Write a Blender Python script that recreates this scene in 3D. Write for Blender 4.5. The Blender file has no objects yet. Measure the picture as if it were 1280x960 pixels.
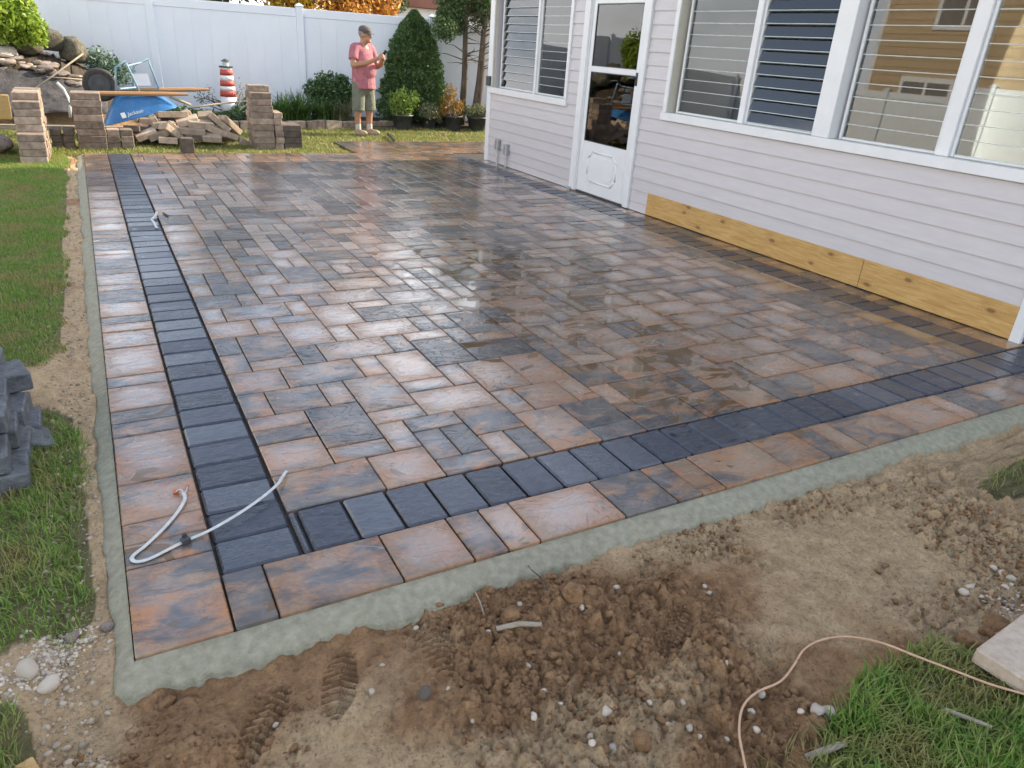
import bpy, bmesh, math, random
import numpy as np
from mathutils import Vector, Matrix, Euler

random.seed(7); RNG = np.random.default_rng(11)
scene = bpy.context.scene
col = scene.collection
R = math.radians

# ------------------------------------------------------------------ camera
CAM_H = 1.55
FPX = 909.56
YAW, PITCH, ROLL = 0.52803, 0.43156, 0.07216
def _axes():
    ca, sa, cb, sb = math.cos(YAW), math.sin(YAW), math.cos(PITCH), math.sin(PITCH)
    f = np.array([sa*cb, ca*cb, -sb]); r = np.array([ca, -sa, 0.0]); u = np.cross(r, f)
    cc, sc = math.cos(ROLL), math.sin(ROLL)
    return cc*r + sc*u, -sc*r + cc*u, f
AR, AU, AF = _axes()
cam_d = bpy.data.cameras.new('camera'); cam = bpy.data.objects.new('camera', cam_d); col.objects.link(cam)
cam_d.sensor_width = 36.0; cam_d.lens = 36.0*FPX/1280.0
cam_d.clip_start = 0.05; cam_d.clip_end = 600
cam.matrix_world = Matrix(((AR[0], AU[0], -AF[0], 0), (AR[1], AU[1], -AF[1], 0), (AR[2], AU[2], -AF[2], CAM_H), (0, 0, 0, 1)))
scene.camera = cam
def ray(px, py): return (px-640)/FPX*AR - (py-480)/FPX*AU + AF
def G(px, py, z=0.0):                       # pixel -> point on the level z
    d = ray(px, py); t = (z-CAM_H)/d[2]; return np.array([d[0]*t, d[1]*t, z])
def D(px, py, Y):                           # pixel -> point at the distance y = Y
    d = ray(px, py); t = Y/d[1]; return np.array([d[0]*t, Y, CAM_H+d[2]*t])

# ------------------------------------------------------------------ world, sun, exposure
SUN_EL, SUN_AZ = 31.0, 88.0                 # azimuth clockwise from +y
world = bpy.data.worlds.new('World'); scene.world = world; world.use_nodes = True
wn = world.node_tree; wn.nodes.clear()
w_out = wn.nodes.new('ShaderNodeOutputWorld'); w_bg = wn.nodes.new('ShaderNodeBackground')
w_sky = wn.nodes.new('ShaderNodeTexSky'); w_hs = wn.nodes.new('ShaderNodeHueSaturation')
w_sky.sky_type = 'NISHITA'; w_sky.sun_disc = False
w_sky.sun_elevation = R(SUN_EL); w_sky.sun_rotation = R(SUN_AZ)
w_sky.dust_density = 1.5; w_sky.ozone_density = 1.0
w_hs.inputs['Saturation'].default_value = 0.68
wn.links.new(w_sky.outputs[0], w_hs.inputs['Color']); 
# thin bright clouds, added to lend the pavers sheen, denser towards the horizon
w_tc = wn.nodes.new('ShaderNodeTexCoord'); w_sep = wn.nodes.new('ShaderNodeSeparateXYZ'); wn.links.new(w_tc.outputs['Generated'], w_sep.inputs[0])
w_map = wn.nodes.new('ShaderNodeMapping'); w_map.inputs['Scale'].default_value = (1, 1, 2.6); wn.links.new(w_tc.outputs['Generated'], w_map.inputs['Vector'])
w_ns = wn.nodes.new('ShaderNodeTexNoise'); w_ns.inputs['Scale'].default_value = 3.0; w_ns.inputs['Detail'].default_value = 7; w_ns.inputs['Roughness'].default_value = 0.58
wn.links.new(w_map.outputs[0], w_ns.inputs['Vector'])
w_low = wn.nodes.new('ShaderNodeMapRange'); w_low.inputs['From Min'].default_value = 0.0; w_low.inputs['From Max'].default_value = 0.6; w_low.inputs['To Min'].default_value = 0.24; w_low.inputs['To Max'].default_value = -0.04
wn.links.new(w_sep.outputs[2], w_low.inputs['Value'])
w_add = wn.nodes.new('ShaderNodeMath'); w_add.operation = 'ADD'; wn.links.new(w_ns.outputs['Fac'], w_add.inputs[0]); wn.links.new(w_low.outputs[0], w_add.inputs[1])
w_cr = wn.nodes.new('ShaderNodeMapRange'); w_cr.interpolation_type = 'SMOOTHSTEP'; w_cr.inputs['From Min'].default_value = 0.50; w_cr.inputs['From Max'].default_value = 0.72; w_cr.inputs['To Max'].default_value = 0.85
wn.links.new(w_add.outputs[0], w_cr.inputs['Value'])
w_mix = wn.nodes.new('ShaderNodeMix'); w_mix.data_type = 'RGBA'; w_mix.inputs[7].default_value = (7.4, 7.4, 7.5, 1)
wn.links.new(w_cr.outputs[0], w_mix.inputs[0]); wn.links.new(w_hs.outputs[0], w_mix.inputs[6]); wn.links.new(w_mix.outputs[2], w_bg.inputs['Color'])
wn.links.new(w_bg.outputs[0], w_out.inputs['Surface']); w_bg.inputs['Strength'].default_value = 0.15
sun_d = bpy.data.lights.new('sun', 'SUN'); sun = bpy.data.objects.new('sun', sun_d); col.objects.link(sun)
sun_d.energy = 3.8; sun_d.angle = R(0.6); sun_d.color = (1.0, 0.85, 0.62)
sv = Vector((math.cos(R(SUN_EL))*math.sin(R(SUN_AZ)), math.cos(R(SUN_EL))*math.cos(R(SUN_AZ)), math.sin(R(SUN_EL))))
sun.rotation_euler = sv.to_track_quat('Z', 'Y').to_euler(); sun.location = (20, 5, 15)
vs = scene.view_settings
vs.view_transform = 'Standard'; vs.look = 'None'; vs.gamma = 1.0; vs.use_curve_mapping = False
vs.exposure = 1.5
scene.render.resolution_x, scene.render.resolution_y = 1024, 768
scene.render.engine = 'CYCLES'
scene.cycles.max_bounces = 10; scene.cycles.transparent_max_bounces = 24

# ------------------------------------------------------------------ numpy noise
def _hash(ix, iy, seed):
    n = (ix.astype(np.int64)*374761393 + iy.astype(np.int64)*668265263 + seed*974634777) & 0x7fffffff
    n = ((n ^ (n >> 13))*1274126177) & 0x7fffffff
    return ((n ^ (n >> 16)) & 0xffff)/65535.0
def vnoise(x, y, seed=0):
    ix, iy = np.floor(x), np.floor(y); fx, fy = x-ix, y-iy
    fx = fx*fx*(3-2*fx); fy = fy*fy*(3-2*fy)
    a = _hash(ix, iy, seed); b = _hash(ix+1, iy, seed); c = _hash(ix, iy+1, seed); d = _hash(ix+1, iy+1, seed)
    return (a*(1-fx)+b*fx)*(1-fy) + (c*(1-fx)+d*fx)*fy
def fbm(x, y, o=4, seed=0):
    s, a, t = 0, 1.0, 0
    for k in range(o):
        s = s + a*vnoise(x*2**k, y*2**k, seed+k*17); t += a; a *= 0.5
    return s/t
def sstep(a, b, x):
    t = np.clip((x-a)/(b-a), 0, 1); return t*t*(3-2*t)

# ------------------------------------------------------------------ mesh helpers
class MB:
    def __init__(s): s.v = []; s.f = []; s.m = []
    def add(s, vs_, fs_, mi=0):
        o = len(s.v); s.v += [tuple(map(float, p)) for p in vs_]
        s.f += [tuple(i+o for i in q) for q in fs_]; s.m += [mi]*len(fs_); return s
    def box(s, lo, hi, mi=0, M=None, top=None):
        x0, y0, z0 = lo; x1, y1, z1 = hi
        p = [(x0,y0,z0),(x1,y0,z0),(x1,y1,z0),(x0,y1,z0),(x0,y0,z1),(x1,y0,z1),(x1,y1,z1),(x0,y1,z1)]
        if M is not None: p = [tuple(M @ Vector(q)) for q in p]
        return s.add(p, [(3,2,1,0),(4,5,6,7),(0,1,5,4),(1,2,6,5),(2,3,7,6),(3,0,4,7)], mi)
    def cbox(s, lo, hi, c=0.004, mi=0, M=None):          # chamfered box
        lo = np.array(lo, float); hi = np.array(hi, float)
        P = []; idx = {}
        for sx in (0, 1):
            for sy in (0, 1):
                for sz in (0, 1):
                    S = (sx, sy, sz)
                    for ax in range(3):
                        q = [0, 0, 0]
                        for k in range(3):
                            b = hi[k] if S[k] else lo[k]
                            q[k] = b if k == ax else b + (-c if S[k] else c)
                        idx[(S, ax)] = len(P); P.append(q)
        F = []
        def face(ids):
            pts = [np.array(P[i]) for i in ids]; n = np.cross(pts[1]-pts[0], pts[2]-pts[0])
            ctr = sum(pts)/len(pts) - (lo+hi)/2
            F.append(tuple(ids) if n @ ctr > 0 else tuple(ids[::-1]))
        for ax in range(3):
            a, b = [k for k in range(3) if k != ax]
            for sv_ in (0, 1):
                ids = []
                for (p, q) in ((0,0),(1,0),(1,1),(0,1)):
                    S = [0,0,0]; S[ax] = sv_; S[a] = p; S[b] = q; ids.append(idx[(tuple(S), ax)])
                face(ids)
        for ax in range(3):
            a, b = [k for k in range(3) if k != ax]
            for p in (0, 1):
                for q in (0, 1):
                    S0 = [0,0,0]; S0[a] = p; S0[b] = q; S1 = list(S0); S1[ax] = 1
                    S0, S1 = tuple(S0), tuple(S1)
                    face([idx[(S0,a)], idx[(S1,a)], idx[(S1,b)], idx[(S0,b)]])
        for sx in (0,1):
            for sy in (0,1):
                for sz in (0,1):
                    S = (sx,sy,sz); face([idx[(S,0)], idx[(S,1)], idx[(S,2)]])
        if M is not None: P = [tuple(M @ Vector(q)) for q in P]
        return s.add(P, F, mi)
    def prism(s, poly, ax, a0, a1, mi=0):                # poly in the other two axes, extruded along ax
        n = len(poly); o = [k for k in range(3) if k != ax]; P = []
        for a in (a0, a1):
            for q in poly:
                p = [0,0,0]; p[ax] = a; p[o[0]] = q[0]; p[o[1]] = q[1]; P.append(p)
        F = [tuple(range(n))[::-1], tuple(range(n, 2*n))] + [(i, (i+1) % n, n+(i+1) % n, n+i) for i in range(n)]
        return s.add(P, F, mi)
    def tube(s, pts, r, n=8, mi=0, caps=True, sy=1.0):
        pts = [Vector(p) for p in pts]; m = len(pts)
        rr = r if isinstance(r, (list, tuple)) else [r]*m
        P, F = [], []
        up = Vector((0, 0, 1))
        for i, p in enumerate(pts):
            t = (pts[min(i+1, m-1)] - pts[max(i-1, 0)]).normalized()
            a = t.cross(up)
            if a.length < 1e-3: a = t.cross(Vector((0, 1, 0)))
            a.normalize(); b = a.cross(t).normalized()
            for k in range(n):
                th = 2*math.pi*k/n; P.append(p + a*math.cos(th)*rr[i] + b*math.sin(th)*rr[i]*sy)
        for i in range(m-1):
            for k in range(n):
                F.append((i*n+k, i*n+(k+1) % n, (i+1)*n+(k+1) % n, (i+1)*n+k))
        if caps: F += [tuple(range(n))[::-1], tuple(range((m-1)*n, m*n))]
        return s.add(P, F, mi)
    def lathe(s, prof, n=24, c=(0,0,0), mi=0, sx=1, sy=1, M=None, close=True):
        P, F = [], []
        for (r, z) in prof:
            for k in range(n):
                th = 2*math.pi*k/n; q = Vector((c[0]+r*math.cos(th)*sx, c[1]+r*math.sin(th)*sy, c[2]+z)); P.append(M @ q if M else q)
        for i in range(len(prof)-1):
            for k in range(n):
                F.append((i*n+k, i*n+(k+1) % n, (i+1)*n+(k+1) % n, (i+1)*n+k))
        if close: F += [tuple(range(n))[::-1], tuple(range((len(prof)-1)*n, len(prof)*n))]
        return s.add(P, F, mi)
    def mesh(s, name, smooth=False):
        me = bpy.data.meshes.new(name); me.from_pydata(s.v, [], s.f); me.update()
        if any(s.m): me.polygons.foreach_set('material_index', s.m)
        if smooth: me.polygons.foreach_set('use_smooth', [True]*len(me.polygons))
        return me
    def build(s, name, mat, parent=None, smooth=False, loc=None):
        return link(name, s.mesh(name, smooth), mat, parent, loc)

def link(name, me, mat=None, parent=None, loc=None, rot=None):
    o = bpy.data.objects.new(name, me); col.objects.link(o)
    if mat is not None and len(me.materials) == 0:
        for m in (mat if isinstance(mat, (list, tuple)) else [mat]): me.materials.append(m)
    if parent is not None: o.parent = parent
    if loc is not None: o.location = loc
    if rot is not None: o.rotation_euler = rot
    return o
def tag(o, label=None, cat=None, group=None, kind=None):
    if label: o['label'] = label
    if cat: o['category'] = cat
    if group: o['group'] = group
    if kind: o['kind'] = kind
    return o
def empty(name, loc=(0,0,0), rz=0.0):
    o = bpy.data.objects.new(name, None); col.objects.link(o); o.location = loc; o.rotation_euler = (0,0,rz)
    o.empty_display_size = 0.1; return o
def np_mesh(name, V, quads=None, tris=None, smooth=False):
    me = bpy.data.meshes.new(name); V = np.asarray(V, np.float32); me.vertices.add(len(V)); me.vertices.foreach_set('co', V.ravel())
    loops, starts = [], []; n = 0
    if quads is not None and len(quads):
        loops.append(np.asarray(quads, np.int32).ravel()); starts.append(np.arange(len(quads))*4); n = len(quads)*4
    if tris is not None and len(tris):
        loops.append(np.asarray(tris, np.int32).ravel()); starts.append(n+np.arange(len(tris))*3)
    L = np.concatenate(loops); S = np.concatenate(starts).astype(np.int32)
    me.loops.add(len(L)); me.loops.foreach_set('vertex_index', L)
    me.polygons.add(len(S)); me.polygons.foreach_set('loop_start', S)
    if smooth: me.polygons.foreach_set('use_smooth', np.ones(len(S), bool))
    me.update(calc_edges=True); me.validate(); return me

# ------------------------------------------------------------------ materials
class NT:
    def __init__(s, name):
        s.mat = bpy.data.materials.new(name); s.mat.use_nodes = True; s.t = s.mat.node_tree
        s.b = s.t.nodes['Principled BSDF']; s.out = s.t.nodes['Material Output']
    def n(s, typ, **kw):
        x = s.t.nodes.new('ShaderNode'+typ)
        for k, v in kw.items(): setattr(x, k, v)
        return x
    def l(s, a, b): s.t.links.new(a, b)
    def geo(s):
        if not hasattr(s, '_g'): s._g = s.n('NewGeometry')
        return s._g
    def coord(s, kind='Object'):
        x = s.n('TexCoord'); return x.outputs[kind]
    def rnd(s):                                         # one random number per piece
        if hasattr(s, '_r'): return s._r
        o = s.n('ObjectInfo'); a = s.math('ADD', s.geo().outputs['Random Per Island'], o.outputs['Random'])
        s._r = s.math('FRACT', s.math('MULTIPLY', a, 7.31)); return s._r
    def math(s, op, a, b=0.0, c=None):
        x = s.n('Math', operation=op)
        for i, v in enumerate((a, b) if c is None else (a, b, c)):
            if isinstance(v, (int, float)): x.inputs[i].default_value = v
            else: s.l(v, x.inputs[i])
        return x.outputs[0]
    def noise(s, vec, scale, detail=4, rough=0.55, dist=0.0, out='Fac'):
        x = s.n('TexNoise'); x.inputs['Scale'].default_value = scale; x.inputs['Detail'].default_value = detail
        x.inputs['Roughness'].default_value = rough; x.inputs['Distortion'].default_value = dist
        if vec is not None: s.l(vec, x.inputs['Vector'])
        return x.outputs[out]
    def mapping(s, vec, scale=(1,1,1), rot=(0,0,0), loc=(0,0,0)):
        x = s.n('Mapping'); x.inputs['Scale'].default_value = scale; x.inputs['Rotation'].default_value = rot; x.inputs['Location'].default_value = loc
        s.l(vec, x.inputs['Vector']); return x.outputs[0]
    def ramp(s, fac, stops, interp='LINEAR'):
        x = s.n('ValToRGB'); cr = x.color_ramp; cr.interpolation = interp
        while len(cr.elements) > 1: cr.elements.remove(cr.elements[-1])
        for i, (p, c) in enumerate(stops):
            e = cr.elements[0] if i == 0 else cr.elements.new(p)
            e.position = p; c = (c, c, c) if isinstance(c, (int, float)) else c; e.color = (*c[:3], 1)
        s.l(fac, x.inputs[0]); return x.outputs[0]
    def mix(s, fac, a, b, mode='MIX'):
        x = s.n('Mix', data_type='RGBA', blend_type=mode)
        for i, v in ((0, fac), (6, a), (7, b)):
            if isinstance(v, (int, float)): x.inputs[i].default_value = v
            elif isinstance(v, tuple): x.inputs[i].default_value = (*v[:3], 1)
            else: s.l(v, x.inputs[i])
        return x.outputs[2]
    def vadd(s, a, b):
        x = s.n('VectorMath', operation='ADD'); s.l(a, x.inputs[0])
        if isinstance(b, tuple): x.inputs[1].default_value = b
        else: s.l(b, x.inputs[1])
        return x.outputs[0]
    def bump(s, h, strength=0.5, dist=0.01, prev=None):
        x = s.n('Bump'); x.inputs['Strength'].default_value = strength; x.inputs['Distance'].default_value = dist
        s.l(h, x.inputs['Height'])
        if prev is not None: s.l(prev, x.inputs['Normal'])
        return x.outputs[0]
    def fin(s, color=None, rough=None, normal=None, **kw):
        for k, v in (('Base Color', color), ('Roughness', rough)):
            if v is None: continue
            if isinstance(v, (int, float)): s.b.inputs[k].default_value = v
            elif isinstance(v, tuple): s.b.inputs[k].default_value = (*v[:3], 1)
            else: s.l(v, s.b.inputs[k])
        if normal is not None: s.l(normal, s.b.inputs['Normal'])
        for k, v in kw.items(): s.b.inputs[k.replace('_', ' ')].default_value = v
        return s.mat
def simple(name, c1, c2, scale=20, rough=0.6, bump=0.3, bd=0.004, var=0.25, detail=5, stretch=(1,1,1), metal=0.0, coords='Object', **kw):
    t = NT(name); v = t.mapping(t.coord(coords), stretch)
    ro = t.n('CombineXYZ'); t.l(t.math('MULTIPLY', t.rnd(), 37.0), ro.inputs[0]); t.l(t.math('MULTIPLY', t.rnd(), 11.0), ro.inputs[1])
    v = t.vadd(v, ro.outputs[0])
    f = t.noise(v, scale, detail, 0.6)
    c = t.mix(t.ramp(f, [(0.3, 0.0), (0.7, 1.0)]), c1, c2)
    val = t.math('ADD', t.math('MULTIPLY', t.rnd(), 2*var), 1-var)
    hs = t.n('HueSaturation'); t.l(val, hs.inputs['Value']); t.l(c, hs.inputs['Color'])
    nb = t.bump(t.noise(v, scale*3.1, 6, 0.65), bump, bd)
    r = t.math('ADD', t.math('MULTIPLY', t.noise(v, scale*1.7, 3), 0.2), rough-0.1)
    return t.fin(hs.outputs[0], r, nb, Metallic=metal, **kw)

def paver_material(name, dark, single=True):
    t = NT(name)
    pos = t.geo().outputs['Position']
    cx = t.n('CombineXYZ')
    t.l(t.math('MULTIPLY', t.rnd(), 53.0), cx.inputs[0]); t.l(t.math('MULTIPLY', t.rnd(), 91.0), cx.inputs[1]); t.l(t.math('MULTIPLY', t.rnd(), 17.0), cx.inputs[2])
    v = t.vadd(pos, cx.outputs[0])
    r2 = t.math('FRACT', t.math('MULTIPLY', t.rnd(), 13.7)); r3 = t.math('FRACT', t.math('MULTIPLY', t.rnd(), 29.3))
    # slate relief: broken ledges and fine grain
    vm = t.mapping(v, (1.0, 1.9, 1.0), (0, 0, 0.5))
    ledge = t.ramp(t.noise(vm, 4.2, 3.0, 0.5, 1.0), [(0.37, 0.0), (0.395, 0.4), (0.5, 0.46), (0.518, 0.85), (0.62, 0.9), (0.64, 1.0)])
    fine = t.noise(v, 60, 6, 0.65); mid = t.noise(vm, 22, 5, 0.6, 0.6)
    if not dark:
        m1 = t.noise(vm, 4.6, 5.5, 0.62, 0.9); m2 = t.noise(v, 8, 5, 0.62, 0.5)
        f1 = t.math('ADD', m1, t.math('MULTIPLY', t.math('SUBTRACT', r2, 0.47), 0.30))
        warm = t.mix(t.ramp(m2, [(0.35, 0.0), (0.62, 1.0)]), (0.36, 0.165, 0.07), (0.29, 0.195, 0.125))
        cool = t.mix(t.ramp(m2, [(0.35, 0.0), (0.65, 1.0)]), (0.062, 0.065, 0.072), (0.155, 0.137, 0.122))
        c = t.mix(t.ramp(f1, [(0.41, 0.0), (0.49, 0.5), (0.57, 1.0)]), cool, warm)
        c = t.mix(t.math('MULTIPLY', t.ramp(fine, [(0.35, 1.0), (0.6, 0.0)]), 0.35), c, (0.10, 0.085, 0.075))
        val = t.math('ADD', t.math('MULTIPLY', r3, 0.3), 0.85)
    else:
        c = t.mix(t.ramp(mid, [(0.3, 0.0), (0.7, 1.0)]), (0.024, 0.030, 0.044), (0.056, 0.066, 0.09))
        val = t.math('ADD', t.math('MULTIPLY', r3, 0.35), 0.82)
    hs = t.n('HueSaturation'); t.l(val, hs.inputs['Value']); t.l(c, hs.inputs['Color']); c = hs.outputs[0]
    # water left standing in the hollows in the middle of the patio
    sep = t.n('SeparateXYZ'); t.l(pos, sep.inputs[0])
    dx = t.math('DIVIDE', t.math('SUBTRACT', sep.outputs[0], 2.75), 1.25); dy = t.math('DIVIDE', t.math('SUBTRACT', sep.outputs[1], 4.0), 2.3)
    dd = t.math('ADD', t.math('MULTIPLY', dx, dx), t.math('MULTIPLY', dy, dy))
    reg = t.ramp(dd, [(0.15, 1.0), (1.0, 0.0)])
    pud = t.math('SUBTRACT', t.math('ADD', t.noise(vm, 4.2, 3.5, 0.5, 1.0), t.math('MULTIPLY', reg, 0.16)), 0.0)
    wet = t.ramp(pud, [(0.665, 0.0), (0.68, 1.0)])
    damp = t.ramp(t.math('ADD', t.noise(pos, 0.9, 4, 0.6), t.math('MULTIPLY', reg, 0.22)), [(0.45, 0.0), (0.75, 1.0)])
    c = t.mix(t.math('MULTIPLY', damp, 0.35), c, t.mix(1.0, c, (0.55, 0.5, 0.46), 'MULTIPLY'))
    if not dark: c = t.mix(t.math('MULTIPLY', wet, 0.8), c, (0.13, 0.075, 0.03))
    hgt = t.math('ADD', t.math('MULTIPLY', ledge, 0.7 if not dark else 0.2), t.math('ADD', t.math('MULTIPLY', mid, 0.17 if not dark else 0.5), t.math('MULTIPLY', fine, 0.05)))
    b = t.n('Bump'); b.inputs['Distance'].default_value = 0.013
    t.l(hgt, b.inputs['Height']); t.l(t.math('SUBTRACT', 0.7, t.math('MULTIPLY', wet, 0.68)), b.inputs['Strength'])
    rg = t.math('ADD', t.math('MULTIPLY', t.noise(v, 7, 4), 0.22), 0.10 if not dark else 0.20)
    rg = t.math('ADD', rg, t.math('MULTIPLY', t.math('SUBTRACT', r3, 0.5), 0.2))
    rg = t.math('MULTIPLY', rg, t.math('SUBTRACT', 1.0, t.math('MULTIPLY', damp, 0.25)))
    rg = t.math('MULTIPLY', rg, t.math('SUBTRACT', 1.0, t.math('MULTIPLY', wet, 0.85)))
    cw = t.ramp(t.math('ADD', t.math('MULTIPLY', r2, 0.5), t.math('MULTIPLY', t.noise(pos, 1.3, 3), 0.6)), [(0.3, 0.05), (0.7, 1.0)])
    if single and not dark:                             # the damp film lies in the dished middle of each paver
        sg = t.n('SeparateXYZ'); t.l(t.coord('Generated'), sg.inputs[0])
        ex, ey = [t.math('MULTIPLY', t.math('MULTIPLY', sg.outputs[k], t.math('SUBTRACT', 1.0, sg.outputs[k])), 4.0) for k in (0, 1)]
        em = t.math('ADD', t.math('MULTIPLY', ex, ey), t.math('MULTIPLY', t.math('SUBTRACT', t.noise(vm, 6, 5, 0.62), 0.5), 1.5))
        cw = t.math('MULTIPLY', cw, t.ramp(em, [(0.15, 0.22), (0.8, 1.2)]))
    t.l(t.math('MULTIPLY', cw, 1.0 if not dark else 0.5), t.b.inputs['Coat Weight'])
    t.b.inputs['Coat IOR'].default_value = 1.75
    t.l(t.math('ADD', t.math('MULTIPLY', t.noise(v, 5, 3), 0.22), 0.10), t.b.inputs['Coat Roughness'])
    b2 = t.n('Bump'); b2.inputs['Distance'].default_value = 0.006; b2.inputs['Strength'].default_value = 0.28
    t.l(hgt, b2.inputs['Height']); t.l(b2.outputs[0], t.b.inputs['Coat Normal'])
    return t.fin(c, rg, b.outputs[0], Specular_IOR_Level=0.4)

def glass_material(name, tint=(0.92, 0.96, 0.95), ior=1.7):
    t = NT(name); t.t.nodes.remove(t.b)
    tr = t.n('BsdfTransparent'); tr.inputs[0].default_value = (*tint, 1)
    gl = t.n('BsdfGlossy'); gl.inputs['Roughness'].default_value = 0.015
    fr = t.n('Fresnel'); fr.inputs['IOR'].default_value = ior
    mx = t.n('MixShader'); t.l(fr.outputs[0], mx.inputs[0]); t.l(tr.outputs[0], mx.inputs[1]); t.l(gl.outputs[0], mx.inputs[2])
    t.l(mx.outputs[0], t.out.inputs['Surface']); return t.mat

def leaf_material(name, c1, c2, c3=None, rough=0.55, trans=0.25):
    t = NT(name)
    stops = [(0.0, c1), (0.6, c2), (1.0, c3 or c2)]
    patchy = 'grass' in name
    c = t.ramp(t.math('FRACT', t.math('MULTIPLY', t.geo().outputs['Random Per Island'], 5.77)), stops)
    if patchy: c = t.mix(t.math('MULTIPLY', t.ramp(t.noise(t.geo().outputs['Position'], 3.5, 4, 0.6), [(0.46, 0.0), (0.64, 1.0)]), 0.75), c, (0.36, 0.29, 0.12))
    t.fin(c, rough, None)
    td = t.n('BsdfTranslucent'); t.l(c, td.inputs['Color'])
    mx = t.n('MixShader'); mx.inputs[0].default_value = trans
    t.l(t.b.outputs[0], mx.inputs[1]); t.l(td.outputs[0], mx.inputs[2]); t.l(mx.outputs[0], t.out.inputs['Surface'])
    return t.mat

def wood_material(name, c1, c2, along=(1,0,0), knots=True, rough=0.6):
    t = NT(name); co = t.coord('Object')
    ax = [i for i, a in enumerate(along) if a][0]
    sc = [14.0, 14.0, 14.0]; sc[ax] = 1.2
    g = t.noise(t.mapping(co, tuple(sc)), 3.0, 6, 0.6, 1.2)
    fine = t.noise(t.mapping(co, tuple(3*q if q > 2 else q for q in sc)), 6, 4, 0.6)
    c = t.mix(t.ramp(g, [(0.3, 0.0), (0.72, 1.0)]), c1, c2)
    c = t.mix(t.math('MULTIPLY', t.ramp(fine, [(0.4, 1.0), (0.65, 0.0)]), 0.25), c, tuple(0.5*q for q in c1))
    if knots:
        sp = t.n('SeparateXYZ'); t.l(co, sp.inputs[0]); cb = t.n('CombineXYZ')
        t.l(t.math('MULTIPLY', sp.outputs[ax], 2.3), cb.inputs[0]); t.l(t.math('MULTIPLY', sp.outputs[2], 5.0), cb.inputs[1])
        vo = t.n('TexVoronoi', voronoi_dimensions='2D'); vo.inputs['Scale'].default_value = 1.0
        t.l(t.vadd(cb.outputs[0], (0.4, 0.3, 0.0)), vo.inputs['Vector'])
        dd = t.math('ADD', vo.outputs['Distance'], t.math('MULTIPLY', t.noise(co, 14, 3), 0.06))
        rings = t.math('MULTIPLY', t.math('SINE', t.math('MULTIPLY', dd, 110.0)), t.ramp(dd, [(0.06, 1.0), (0.30, 0.0)]))
        c = t.mix(t.math('MULTIPLY', t.math('MAXIMUM', rings, 0.0), 0.5), c, tuple(0.42*q for q in c1))
        c = t.mix(t.math('MULTIPLY', t.ramp(dd, [(0.075, 1.0), (0.125, 0.0)]), 0.8), c, (0.16, 0.075, 0.02))
    return t.fin(c, rough, t.bump(fine, 0.25, 0.003))

M = {}
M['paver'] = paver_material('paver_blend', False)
M['paver_far'] = paver_material('paver_blend_far', False, False)
M['dark_paver'] = paver_material('charcoal_paver', True)
M['bed'] = simple('bedding_sand', (0.03, 0.027, 0.024), (0.06, 0.05, 0.04), 30, 0.9)
M['concrete'] = simple('green_grey_concrete', (0.24, 0.23, 0.165), (0.38, 0.36, 0.265), 34, 0.92, 0.9, 0.010, 0.0, 12)
M['siding'] = simple('vinyl_siding', (0.50, 0.475, 0.49), (0.55, 0.525, 0.535), 6, 0.42, 0.12, 0.002, 0.03, 4, (6, 0.7, 6))
M['white'] = simple('white_aluminium', (0.68, 0.69, 0.70), (0.74, 0.75, 0.76), 5, 0.35, 0.05, 0.002, 0.0)
M['vinyl'] = simple('white_vinyl_fence', (0.69, 0.745, 0.81), (0.74, 0.79, 0.845), 1.5, 0.4, 0.04, 0.002, 0.0)
M['jamb'] = simple('cream_jamb', (0.50, 0.48, 0.40), (0.56, 0.54, 0.46), 8, 0.5, 0.1, 0.002, 0.0)
M['glass'] = glass_material('window_glass', (0.9, 0.94, 0.93), 2.0)
M['glass_edge'] = simple('glass_edge', (0.42, 0.47, 0.47), (0.55, 0.6, 0.6), 10, 0.2, 0.0, 0.001, 0.0)
M['metal'] = simple('grey_metal', (0.36, 0.38, 0.40), (0.46, 0.48, 0.5), 20, 0.35, 0.05, 0.001, 0.0, metal=0.8)
M['dark_metal'] = simple('dark_metal', (0.03, 0.03, 0.033), (0.07, 0.07, 0.075), 20, 0.45, 0.1, 0.001, 0.0)
M['ledger'] = wood_material('treated_pine', (0.43, 0.235, 0.06), (0.66, 0.44, 0.175), (0,1,0))
M['wood'] = wood_material('handle_wood', (0.33, 0.17, 0.07), (0.45, 0.26, 0.12), (1,0,0), False)
M['board'] = wood_material('scrap_board', (0.42, 0.26, 0.09), (0.55, 0.38, 0.17), (1,0,0))
M['grey_wood'] = wood_material('weathered_wood', (0.24, 0.20, 0.15), (0.42, 0.36, 0.28), (1,0,0), False, 0.8)
M['brick'] = simple('old_concrete_brick', (0.15, 0.11, 0.085), (0.36, 0.285, 0.22), 14, 0.9, 0.8, 0.010, 0.38, 8)
M['brick_tan'] = simple('tan_broken_brick', (0.26, 0.195, 0.14), (0.46, 0.37, 0.28), 12, 0.9, 0.8, 0.010, 0.38, 8)
M['brick_dark'] = simple('dark_mossy_brick', (0.055, 0.048, 0.042), (0.15, 0.115, 0.09), 12, 0.9, 0.6, 0.006, 0.2, 7)
M['charcoal'] = simple('charcoal_block', (0.055, 0.062, 0.07), (0.17, 0.185, 0.20), 18, 0.6, 1.0, 0.012, 0.25, 7)
M['pebble'] = simple('pale_pebble', (0.36, 0.305, 0.24), (0.58, 0.51, 0.42), 30, 0.8, 0.4, 0.003, 0.2)
M['boulder'] = simple('mossy_boulder', (0.06, 0.057, 0.036), (0.21, 0.19, 0.14), 3.5, 0.9, 1.0, 0.05, 0.3, 9)
M['rubble'] = simple('pink_grey_rubble', (0.17, 0.13, 0.11), (0.40, 0.34, 0.30), 5, 0.9, 0.8, 0.015, 0.5, 7)
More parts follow.
